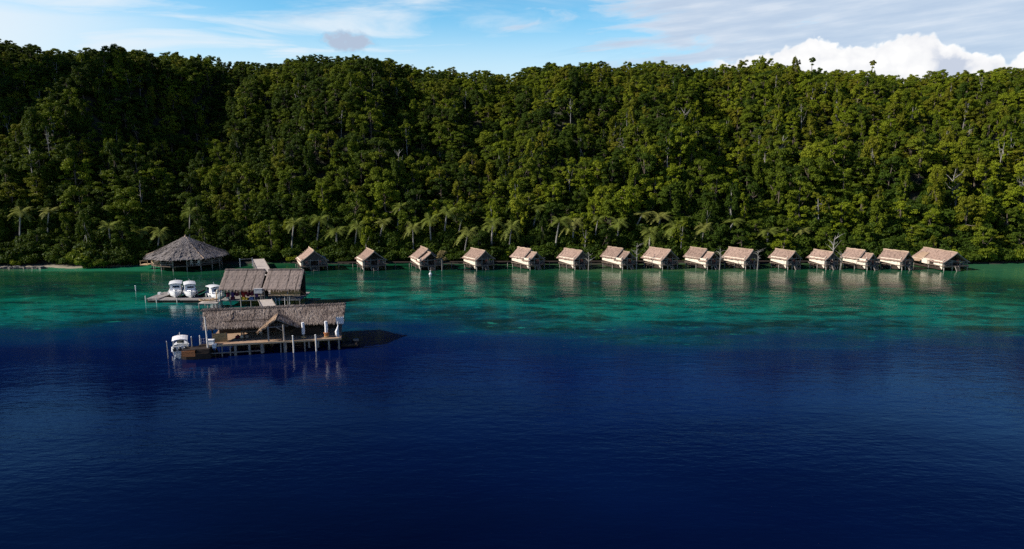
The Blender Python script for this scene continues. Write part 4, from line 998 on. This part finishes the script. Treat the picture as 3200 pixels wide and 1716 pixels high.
m = MB(); m.box((0, -.1, .06), (.5, .5, .1)); m.box((0, -.37, -.12), (.46, .05, .5)); m.build('cloth', 'white_cloth', t)
w = nhw(4.6, 3.4); t = thing('table', 'long dark table in the shade under the dock house roof', 'table', (w.x, w.y, 1.5), R(13))
MB().span(-1.3, 1.3, -.4, .4, .7, .77).build('tabletop', 'wood_grey', t)
for sx in (-1.2, 1.2):
    for sy in (-.33, .33): MB().beam((sx, sy, 0), (sx, sy, .7), .08).build('leg', 'wood_grey', t)
for k, (u_, mt, lb) in enumerate(((3.6, 'fabric_cream', 'heap of pale bags'), (3.05, 'fabric_maroon', 'maroon bag'), (4.15, 'wood_post', 'grey sack'))):
    w = nhw(u_, 2.5); t = thing('bag', lb + ' on the deck in front of the shaded table', 'bag', (w.x, w.y, 1.5), k)
    m = MB(); m.tube([(-.3, 0, .12), (-.15, .02, .22), (.1, 0, .26), (.3, 0, .13)], [.12, .22, .24, .1], 8); m.build('body', mt, t, True); MB().tube([(-.12, 0, .4), (0, 0, .56), (.12, 0, .42)], .025, 5).build('strap', 'fabric_black', t)
w = nhw(6.1, 3.6); t = thing('shelf_rack', 'dark shelf rack with white boxes under the dock house roof', 'rack', (w.x, w.y, 1.5), R(13))
for zz in (.3, .8, 1.3): MB().span(-.7, .7, -.2, .2, zz, zz + .04).build('shelf', 'wood_dark', t)
for sx in (-.7, .7): MB().beam((sx, 0, 0), (sx, 0, 1.5), .07, .3).build('upright', 'wood_dark', t)
for x_, z_ in ((-.4, .34), (.1, .84), (-.35, 1.34)): MB().box((x_, -.02, z_ + .1), (.36, .26, .2)).build('box', 'cabinet_grey', t)
w = nhw(-.65, .9); t = thing('handrail', 'pale tube handrail at the left end of the deck', 'handrail', (w.x, w.y, 1.4), R(13))
m = MB()
for zz in (.35, .75): m.tube([(-.55, 0, zz), (.5, 0, zz)], .025, 5)
for k in range(5): m.tube([(-.55 + k * .26, 0, 0), (-.55 + k * .26, 0, .76)], .022, 5)
m.build('rails', 'metal', t); MB().span(-.6, .55, -.4, .4, -.1, -.02).build('foot_board', 'wood_dark', t)
w = nhw(16.6, 1.6); t = thing('log_raft', 'dark low log raft floating off the right end of the dock house', 'raft', (w.x, w.y, 0), R(4))
for k in range(5): MB().tube([(-.6, -.9 + k * .4, .28), (1.5, -.9 + k * .4, .28)], .2, 8).build('log', 'wood_dark', t)
m = MB()
for x_ in (-.4, .5, 1.3): m.box((x_, 0, .52), (.22, 2.2, .08))
m.build('crossbars', 'wood_dark', t); MB().box((1.1, .3, .68), (.7, .4, .24)).build('crate', 'wood_grey', t)

# ------------------------------------------------------------------ boats (bow along +x)
def hull_mesh(L, B, D):
    st = [(-.5, .84, .05, .30, 1.0), (-.3, .95, .0, .28, 1.0), (-.1, 1.0, 0, .28, 1.0), (.1, .97, .02, .32, 1.03), (.25, .82, .08, .42, 1.09), (.38, .55, .22, .6, 1.16), (.46, .26, .45, .82, 1.22), (.505, .02, .98, 1.1, 1.26)]
    mb = MB(); rows = []
    for x, b, k, c, s in st:
        X = x * L; hb = B / 2 * b; zk = D * (k - .35); zc = D * (c - .3); zs = D * s * .78
        ch = hb * .82
        row = [(X, -hb * .86, zs - .10), (X, -hb * .88, zs), (X, -hb, zs), (X, -hb * .97, zs * .55 + zc * .45), (X, -ch, zc), (X, 0, zk), (X, ch, zc), (X, hb * .97, zs * .55 + zc * .45), (X, hb, zs), (X, hb * .88, zs), (X, hb * .86, zs - .10)]
        rows.append([len(mb.v) + i for i in range(len(row))]); mb.v += row
    for a, b in zip(rows, rows[1:]):
        for i in range(len(a) - 1): mb.f.append((a[i], a[i + 1], b[i + 1], b[i]))
    mb.f.append(tuple(rows[0][1:-1])[::-1])
    return mb, st
def outboard(par, x, y, z):
    m = MB(); m.lathe([(.13, .38), (.2, .42), (.21, .66), (.17, .82), (.06, .86)], 9, (x, y, z)); o = m.build('outboard_motor', 'motor_dark', par, True)
    m = MB(); m.beam((x, y, z + .4), (x - .03, y, z - .45), .11, .2); m.box((x - .05, y, z - .2), (.34, .2, .05)); m.tube([(x + .1, y, z - .5), (x - .22, y, z - .5)], .075, 7); m.build('leg', 'white_paint', o)
    m = MB()
    for k in range(3):
        a = k * 2.1; m.poly((x - .23, y, z - .5), (x - .25, y + .19 * math.cos(a - .3), z - .5 + .19 * math.sin(a - .3)), (x - .22, y + .19 * math.cos(a + .3), z - .5 + .19 * math.sin(a + .3)))
    m.build('propeller', 'metal', o)
def boat(label, loc, rz, L=6.2, B=2.1, D=1.0, top='hard', motors=2, pitch=0.0, canopy_mat='gelcoat', name='speedboat'):
    t = thing(name, label, 'boat', loc, rz, 'white speedboats around the docks'); t.rotation_euler = (0, pitch, rz)
    mb, st = hull_mesh(L, B, D); mb.build('hull', 'gelcoat', t)
    zs = D * .78
    f = MB(); f.poly((-.5 * L + .05, -B * .42, zs - .45), (.16 * L, -B * .42, zs - .45), (.16 * L, B * .42, zs - .45), (-.5 * L + .05, B * .42, zs - .45)); f.poly((-.5 * L + .06, -B * .41, zs - .45), (-.5 * L + .06, B * .41, zs - .45), (-.5 * L + .06, B * .41, zs), (-.5 * L + .06, -B * .41, zs)); f.build('cockpit_floor', 'cabinet_grey', t)
    d = MB(); P = [(.12, .96, 1.03), (.25, .80, 1.09), (.38, .53, 1.16), (.46, .24, 1.22), (.5, .03, 1.26)]
    for a, b in zip(P, P[1:]):
        for s in (-1, 1):
            q = [(a[0] * L, 0, zs * a[2] + .10), (b[0] * L, 0, zs * b[2] + .06), (b[0] * L, s * B / 2 * b[1] * .98, zs * b[2] + .004), (a[0] * L, s * B / 2 * a[1] * .98, zs * a[2] + .004)]
            d.poly(*(q if s < 0 else q[::-1]))
    d.poly((.12 * L, -B * .47, zs * 1.03), (.12 * L, B * .47, zs * 1.03), (.12 * L, B * .45, zs - .4), (.12 * L, -B * .45, zs - .4)); d.build('foredeck', 'gelcoat', t)
    h = MB(); h.box((.27 * L, 0, zs * 1.1 + .09), (.5, .5, .06)); h.build('hatch', 'glass_dark', t)
    r = MB()
    for s in (-1, 1): r.tube([(p[0] * L, s * B / 2 * p[1] * .93, zs * p[2] + .28) for p in P], .02, 5)
    r.build('bow_rail', 'metal', t)
    c = MB(); c.span(-.06 * L, .02 * L, -.35, .35, zs - .44, zs + .38); c.build('console', 'gelcoat', t)
    wsd = MB()
    if top == 'cabin':
        for s in (-1, 1): wsd.poly((.06 * L, s * B * .40, zs + .08), (.14 * L, s * B * .36, zs + .08), (.05 * L, s * B * .33, zs + .85), (-.1 * L, s * B * .36, zs + .85))
        wsd.v = []; wsd.f = []; wsd.poly((.125 * L, -B * .22, zs + .5), (.125 * L, B * .30, zs + .5), (.085 * L, B * .28, zs + .78), (.085 * L, -B * .2, zs + .78)); wsd.build('windshield', 'glass_dark', t)
        cb = MB(); Q = [(.16, .40, .05), (.10, .37, .62), (.05, .35, 1.12), (-.12, .36, 1.12), (-.12, .40, .05)]
        for s in (-1, 1): cb.poly(*[(a * L, s * B * b_, zs + z_) for a, b_, z_ in (Q if s > 0 else Q[::-1])])
        for a, b_ in zip(Q[:3], Q[1:4]): cb.poly((a[0] * L, -B * a[1], zs + a[2]), (a[0] * L, B * a[1], zs + a[2]), (b_[0] * L, B * b_[1], zs + b_[2]), (b_[0] * L, -B * b_[1], zs + b_[2]))
        cb.build('cabin', 'gelcoat', t)
    else:
        wsd.poly((.03 * L, -.42, zs + .35), (.03 * L, .42, zs + .35), (0, .38, zs + .8), (0, -.38, zs + .8)); wsd.build('windshield', 'glass_dark', t)
    se = MB(); se.span(-.36 * L, -.26 * L, -.7, .7, zs - .44, zs - .02); se.span(-.38 * L, -.36 * L, -.7, .7, zs - .02, zs + .4); se.build('seat', 'white_cloth', t)
    if top:
        zc = zs + 1.12; fr = MB()
        for sx in (-.32, .06):
            for sy in (-1, 1): fr.tube([(sx * L, sy * B * .43, zs), (sx * L, sy * B * .4, zc)], .025, 5)
        fr.build('canopy_frame', 'metal', t)
        k = MB()
        n = 6; V = {}
        for i in range(n + 1):
            for j in range(n + 1):
                x = (-.37 + .49 * i / n) * L; y = (-.46 + .92 * j / n) * B; z = zc + .16 * (1 - (2 * j / n - 1) ** 2) + .05 * (1 - (2 * i / n - 1) ** 2)
                V[i, j] = len(k.v); k.v.append((x, y, z)); V[i, j, 1] = len(k.v); k.v.append((x, y, z - .07))
        for i in range(n):
            for j in range(n):
                k.f.append((V[i, j], V[i + 1, j], V[i + 1, j + 1], V[i, j + 1])); k.f.append((V[i, j, 1], V[i, j + 1, 1], V[i + 1, j + 1, 1], V[i + 1, j, 1]))
        for i in range(n):
            k.f.append((V[i, 0, 1], V[i + 1, 0, 1], V[i + 1, 0], V[i, 0])); k.f.append((V[i, n], V[i + 1, n], V[i + 1, n, 1], V[i, n, 1]))
            k.f.append((V[0, i], V[0, i + 1], V[0, i + 1, 1], V[0, i, 1])); k.f.append((V[n, i, 1], V[n, i + 1, 1], V[n, i + 1], V[n, i]))
        k.build('canopy', canopy_mat, t)
        MB().tube([(-.1 * L, 0, zc + .15), (-.12 * L, 0, zc + .75)], .03, 5).build('antenna', 'white_paint', t)
    for j in range(motors): outboard(t, -.5 * L - .18, (j - (motors - 1) / 2) * .6, zs - .35)
    for s in (-1, 1): MB().tube([(.05 * L, s * B * .52, zs - .1), (.05 * L, s * B * .53, zs - .7)], [.1, .12], 7).build('fender', 'white_cloth', t)
    return t
# ------------------------------------------------------------------ rear docks
boat('left of the two white boats with high bows on the floating dock', (-58.9, 117.6, .72), R(-68), 5.2, 2.2, 1.15, 'cabin', 2, R(4))
boat('right of the two white boats with high bows on the floating dock', (-56.4, 117.5, .68), R(-62), 5.0, 2.1, 1.1, 'cabin', 2, R(4))
boat('white boat with a curved canopy moored at the end of the rear dock', (-51.9, 117.4, .15), R(-48), 5.4, 2.2, 1.1, 'cabin', 2)
boat('white boat with a flat white canopy moored at the near dock house, dark motors astern', (-41.6, 83.1, .2), R(114), 4.8, 1.9, 1.0, 'soft', 3, 0, 'white_cloth')
fd = thing('floating_dock', 'low grey plank floating dock carrying the two white boats', 'floating dock', (-62.0, 113.9, 0))
MB().span(0, 10.4, 0, 2.3, .40, .52).build('deck', 'deck_grey', fd); MB().span(.1, 10.3, .1, 2.2, .0, .397).build('float', 'wood_dark', fd)
MB().span(-.4, 1.7, .3, 6.4, .53, .66).build('side_deck', 'deck_grey', fd); MB().span(-.3, 1.6, .4, 6.3, .0, .527).build('float', 'wood_dark', fd)
MB().box((-.1, 4.2, .84), (.4, .5, .36)).build('fender', 'gelcoat', fd)
for x_, y_, h_ in ((-.42, .1, 1.2), (1.5, -.05, .9), (5.0, -.05, .8), (9.0, 2.2, 1.2), (6.9, 2.25, 1.1)): MB().tube([(x_, y_, -.8), (x_, y_, h_)], .07, 7).build('mooring_post', 'wood_pale_post', fd)
for x_ in (2.6, 4.0, 5.4, 6.8):
    MB().beam((x_, 2.4, .25), (x_ + .2, 9.0, .45), .3, .3).build('boat_skid', 'wood_dark', fd)
RD = (-48.25, 110.9, 2.5)
def rdw(u, v, z=0.0):
    c, s = math.cos(R(RD[2])), math.sin(R(RD[2])); return Vector((RD[0] + u * c - v * s, RD[1] + u * s + v * c, z))
def rear_house(u0, u1, label, nm, ridge_z, wall):
    w = rdw(u0, 0); t = thing('dock_shelter', label, 'shelter', (w.x, w.y, 0), R(RD[2]), 'rear dock shelters'); W_ = u1 - u0
    e0, e1 = (-.1, -.7, 2.95), (W_ + .1, -.7, 2.95); t0, t1 = (-.0, 2.9, ridge_z), (W_ + .0, 2.9, ridge_z); b0, b1 = (-.1, 3.9, 4.9), (W_ + .1, 3.9, 4.9)
    m = MB(); m.slab(e0, e1, t1, t0, .16, 22, 10, .025, 31 + int(u0), .05, .06); m.slab(b0, b1, t1, t0, .16, 12, 6, .025, 33, .05, .06); m.straw(e0, e1, t1, t0, 60, (.2, .5), (.015, .03), .02, 8, (0, 1)); m.straw(e0, e1, t1, t0, 90, (.2, .45), (.02, .05), .05, 9, (0, .05), .8)
    ro = m.build('roof', 'thatch_panel', t)
    c = MB(); rr = random.Random(int(u0 * 7) + 5)
    for k in range(int(W_ * 2)): c.box((.25 + k * .5, 2.88, ridge_z + .0), (.46, .45, .1 + .06 * rr.random()), rr.uniform(-.05, .05))
    c.build('ridge_cap', 'thatch_panel', ro)
    MB().span(-.05, W_ + .05, -.4, 6.2, 1.02, 1.16).build('deck', 'deck_grey', t)
    n = max(3, int(W_ / 1.5))
    for k in range(n + 1):
        x_ = .1 + (W_ - .2) * k / n
        MB().tube([(x_, -.35, -1.2), (x_, -.35, 3.02 if k % 2 == 0 else 1.1)], .08, 7).build('post', 'wood_post', t); MB().tube([(x_, 3.6, -1.2), (x_, 3.6, 5.0)], .08, 7).build('post', 'wood_dark', t)
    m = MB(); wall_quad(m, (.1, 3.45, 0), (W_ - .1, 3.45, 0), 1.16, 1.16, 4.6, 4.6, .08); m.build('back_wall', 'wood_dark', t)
    MB().beam((0, -.38, 2.86), (W_, -.38, 2.86), .1, .14).build('eave_beam', 'wood_grey', t)
    return t
rear_house(0.0, 6.75, 'left of the two rear dock shelters, grey panelled thatch over hanging gear', 'a', 5.78, False)
t2 = rear_house(7.15, 13.1, 'right of the two rear dock shelters, pinkish thatch over a tan screen', 'b', 5.74, True)
m = MB(); m.box((3.45, .1, 2.32), (4.9, .06, .85), 0, Matrix.Rotation(.05, 3, 'X')); m.build('tan_screen', 'board_tan', t2)
m = MB(); m.beam((.8, -.42, 1.92), (5.95, -.42, 1.92), .12, .22); m.build('front_beam', 'beam_tan', t2)
m = MB(); m.beam((1.2, -.36, 1.25), (5.95, -.36, 1.25), .08, .1); m.build('lower_rail', 'wood_grey', t2)
for x_ in (1.3, 1.9, 2.5, 3.4, 4.2): MB().tube([(x_, -.37, -1), (x_, -.37, 1.9 if x_ > 3.3 else 1.5)], .05, 6).build('rail_post', 'wood_pale_post', t2)
# side platform left of the shelters
w = rdw(-3.0, -.2); t = thing('side_platform', 'pale plank platform at the left end of the rear dock', 'platform', (w.x, w.y, 0), R(4))
MB().span(0, 3.0, -1.7, 1.2, .86, .98).build('deck', 'deck_pale', t)
for x_ in (.1, 1.5, 2.85):
    for y_ in (-1.6, 1.0): MB().tube([(x_, y_, -1.2), (x_, y_, .86)], .08, 7).build('pile', 'wood_post', t)
w = rdw(-1.6, -1.0); t = thing('canoe', 'pale wooden canoe lying on the platform left of the hanging gear', 'canoe', (w.x, w.y, 1.12), R(14))
m = MB(); rows = []
for s in np.linspace(-1, 1, 11):
    hb = .36 * (1 - s * s) ** .6 + .01; k = .12 * s * s; row = [(1.5 * s, -hb, .32 + k * 1.6), (1.5 * s, -hb * .75, .08 + k), (1.5 * s, 0, k), (1.5 * s, hb * .75, .08 + k), (1.5 * s, hb, .32 + k * 1.6), (1.5 * s, hb * .85, .31 + k * 1.6), (1.5 * s, 0, .1 + k), (1.5 * s, -hb * .85, .31 + k * 1.6)]
    rows.append([len(m.v) + i for i in range(8)]); m.v += row
for a, b in zip(rows, rows[1:]):
    for i in range(8): m.f.append((a[i], b[i], b[(i + 1) % 8], a[(i + 1) % 8]))
m.build('hull', 'beam_tan', t); m = MB()
for s in (-.5, .1, .6): m.box((1.5 * s, 0, .33), (.18, .5, .03))
m.build('thwart', 'deck_pale', t)
for k, (u_, v_, h_, lb) in enumerate(((-.5, -.5, 2.6, 'tall yellowish pole at the left corner of the rear dock'), (-.15, -.75, 3.0, 'pale post with a bulky top at the left corner of the rear dock'))):
    w = rdw(u_, v_); t = thing('dock_pole', lb, 'pole', (w.x, w.y, -1)); MB().tube([(0, 0, 0), (.03, 0, h_ + 1)], .09, 7).build('shaft', 'beam_tan' if k == 0 else 'wood_pale_post', t)
    if k: MB().lathe([(.1, h_ + .3), (.2, h_ + .5), (.2, h_ + .85), (.08, h_ + 1.05)], 8).build('head', 'fabric_cream', t)
# dive gear under the left shelter
def vest(u, v, z, col, label, tank):
    w = rdw(u, v); t = thing('dive_vest', label, 'vest', (w.x, w.y, z), R(4 + random.uniform(-25, 25)), 'dive gear hanging under the rear shelter')
    m = MB(); pr = [(.10, 0), (.24, .02), (.25, .35), (.2, .55), (.27, .72), (.12, .8)]
    rows = []
    for b, zz in pr:
        row = [(-b, -.09, zz), (-b * .5, -.14, zz), (b * .5, -.14, zz), (b, -.09, zz), (b, .07, zz), (-b, .07, zz)]; rows.append([len(m.v) + i for i in range(6)]); m.v += row
    for a, b in zip(rows, rows[1:]):
        for i in range(6): m.f.append((a[i], a[(i + 1) % 6], b[(i + 1) % 6], b[i]))
    m.f.append(tuple(rows[0])[::-1]); m.f.append(tuple(rows[-1])); m.build('vest_body', 'fabric_' + col, t, False)
    MB().tube([(-.1, 0, .78), (0, 0, .95), (.1, 0, .78)], .02, 5).build('strap', 'fabric_black', t)
    if tank: MB().lathe([(.05, -.05), (.1, 0), (.1, .5), (.05, .6), (.03, .68)], 8, (0, .14, .05)).build('air_tank', 'fabric_' + tank, t, True)
places = {}
ROWS = [(.5, 'cream'), (.95, 'black'), (1.3, 'maroon'), (1.65, 'cream'), (2.05, 'purple'), (2.4, 'black'), (2.75, 'maroon'), (3.45, 'red'), (3.8, 'red'), (4.2, 'red'), (4.55, 'maroon'), (4.9, 'black'), (5.2, 'maroon'), (5.6, 'black'), (5.95, 'purple')]
cnt = defaultdict(int)
for k, (u_, c_) in enumerate(ROWS):
    z_ = 1.8 + .25 * (k % 2) - .1 * (k % 3); cnt[c_] += 1
    vest(u_, -.15 + .3 * (k % 2), z_, c_, '%s dive vest hanging under the rear shelter, %s %s one from the left' % (c_, ORD[cnt[c_] - 1], c_), [None, 'cream', None, 'yellow'][k % 4])
for k, (u_, c_, lb) in enumerate(((1.1, 'cream', 'pale gear crate'), (2.0, 'maroon', 'maroon gear crate'), (3.75, 'yellow', 'yellow gear crate'), (4.25, 'yellow', 'smaller yellow gear crate'), (5.1, 'blue', 'blue gear crate'))):
    w = rdw(u_, -.12); t = thing('gear_crate', lb + ' on the rear dock below the hanging vests', 'crate', (w.x, w.y, 1.16), R(random.uniform(-8, 12)))
    s_ = .42 if 'smaller' in lb else .62
    m = MB(); m.span(-s_ / 2, s_ / 2, -.25, .25, 0, .06); m.span(-s_ / 2, s_ / 2, -.25, -.21, .06, s_ * .8); m.span(-s_ / 2, s_ / 2, .21, .25, .06, s_ * .8); m.span(-s_ / 2, -s_ / 2 + .04, -.21, .21, .06, s_ * .8); m.span(s_ / 2 - .04, s_ / 2, -.21, .21, .06, s_ * .8); m.build('body', 'fabric_' + c_, t)
    m = MB(); m.box((0, -.262, s_ * .6), (.2, .02, .06)); m.build('grip', 'fabric_black', t)
w = rdw(6.55, -.9); t = thing('cabinet', 'grey cabinet at the mouth of the walkway between the shelters', 'cabinet', (w.x, w.y, 2.05), R(4))
MB().span(-.75, .55, -.05, .6, .3, 1.0).build('body', 'cabinet_grey', t); MB().span(-.8, .6, -.1, .62, 1.003, 1.06).build('lid', 'cabinet_grey', t)
for sx in (-.7, .5): MB().beam((sx, 0, -.95), (sx, 0, .3), .08).build('leg', 'wood_grey', t)
# walkway from the near house to the rear dock, and on to the shore
def pier(a, b, wd, label, mat, name='walkway_pier', rails=True):
    a = Vector(a); b = Vector(b); L = (b - a).length; rz = math.atan2(b.y - a.y, b.x - a.x); t = thing(name, label, 'pier', (a.x, a.y, 0), rz)
    MB().span(0, L, -wd / 2, wd / 2, a.z - .12, a.z).build('deck', mat, t)
    for s in (-1, 1):
        MB().beam((0, s * (wd / 2 + .05), a.z + .03), (L, s * (wd / 2 + .05), a.z + .03), .09, .16).build('kerb', 'wood_grey', t)
        for x_ in np.arange(.3, L, 2.6): MB().tube([(x_, s * wd * .46, -1.2), (x_, s * wd * .46, a.z - .12)], .09, 7).build('pile', 'wood_post', t)
    return t
MAT['deck_pier'] = mat_wood('deck_pier', (.40, .345, .30), (.66, .58, .51), plank=(0, .24), axis=1)
pier(nhw(7.6, 9.1, 1.3), rdw(7.4, -.75, 1.3), 2.0, 'pale plank walkway between the near dock house and the rear shelters', 'deck_pier')
pier(rdw(6.9, 6.4, 1.25), (-59.2, 157.5, 1.25), 2.5, 'pale plank pier running from the rear shelters to the shore', 'deck_pier')
g = Vector((-57.3, 145.6, 1.25)); t = thing('pier_gate', 'pale timber gate frame standing on the pier near the shore', 'gate', (g.x, g.y, 1.25), R(24))
for sx in (-1.25, 1.25): MB().beam((sx, 0, 0), (sx, 0, 1.9), .14).build('post', 'wood_pale_post', t)
MB().beam((-1.4, 0, 1.7), (1.4, 0, 1.7), .1, .12).build('crossbar', 'wood_grey', t)
# brown wooden barge between the canopy boat and the near house
w = nhw(-2.6, .2); t = thing('wooden_barge', 'brown wooden barge with an orange board side, moored left of the dock house', 'barge', (w.x, w.y, 0), R(8))
m = MB(); rows = []
for x_, hb, z0 in ((-.4, .75, .05), (.2, .95, -.2), (1.6, 1.0, -.25), (2.6, .95, -.2), (3.0, .7, .1)):
    row = [(x_, -hb, .75), (x_, -hb * .85, z0), (x_, hb * .85, z0), (x_, hb, .75), (x_, hb * .9, .75), (x_, hb * .8, .3), (x_, -hb * .8, .3), (x_, -hb * .9, .75)]; rows.append([len(m.v) + i for i in range(8)]); m.v += row
for a, b in zip(rows, rows[1:]):
    for i in range(8): m.f.append((a[i], a[(i + 1) % 8], b[(i + 1) % 8], b[i]))
m.f.append(tuple(rows[0])); m.f.append(tuple(rows[-1])[::-1]); m.build('hull', 'wood_dark', t)
MB().box((.55, -1.03, .78), (1.55, .06, .72), 0, Matrix.Rotation(.06, 3, 'X')).build('side_board', 'board_orange', t)
m = MB(); m.span(1.4, 2.9, -.8, .8, .76, 1.25); m.build('deck_house', 'wood_dark', t); m = MB(); m.span(-.3, 1.35, -.9, .9, 1.16, 1.22); m.build('cover', 'wood_dark', t)
for x_ in (-.2, 1.2):
    for y_ in (-.8, .8): MB().beam((x_, y_, .7), (x_, y_, 1.16), .07).build('cover_post', 'wood_grey', t)
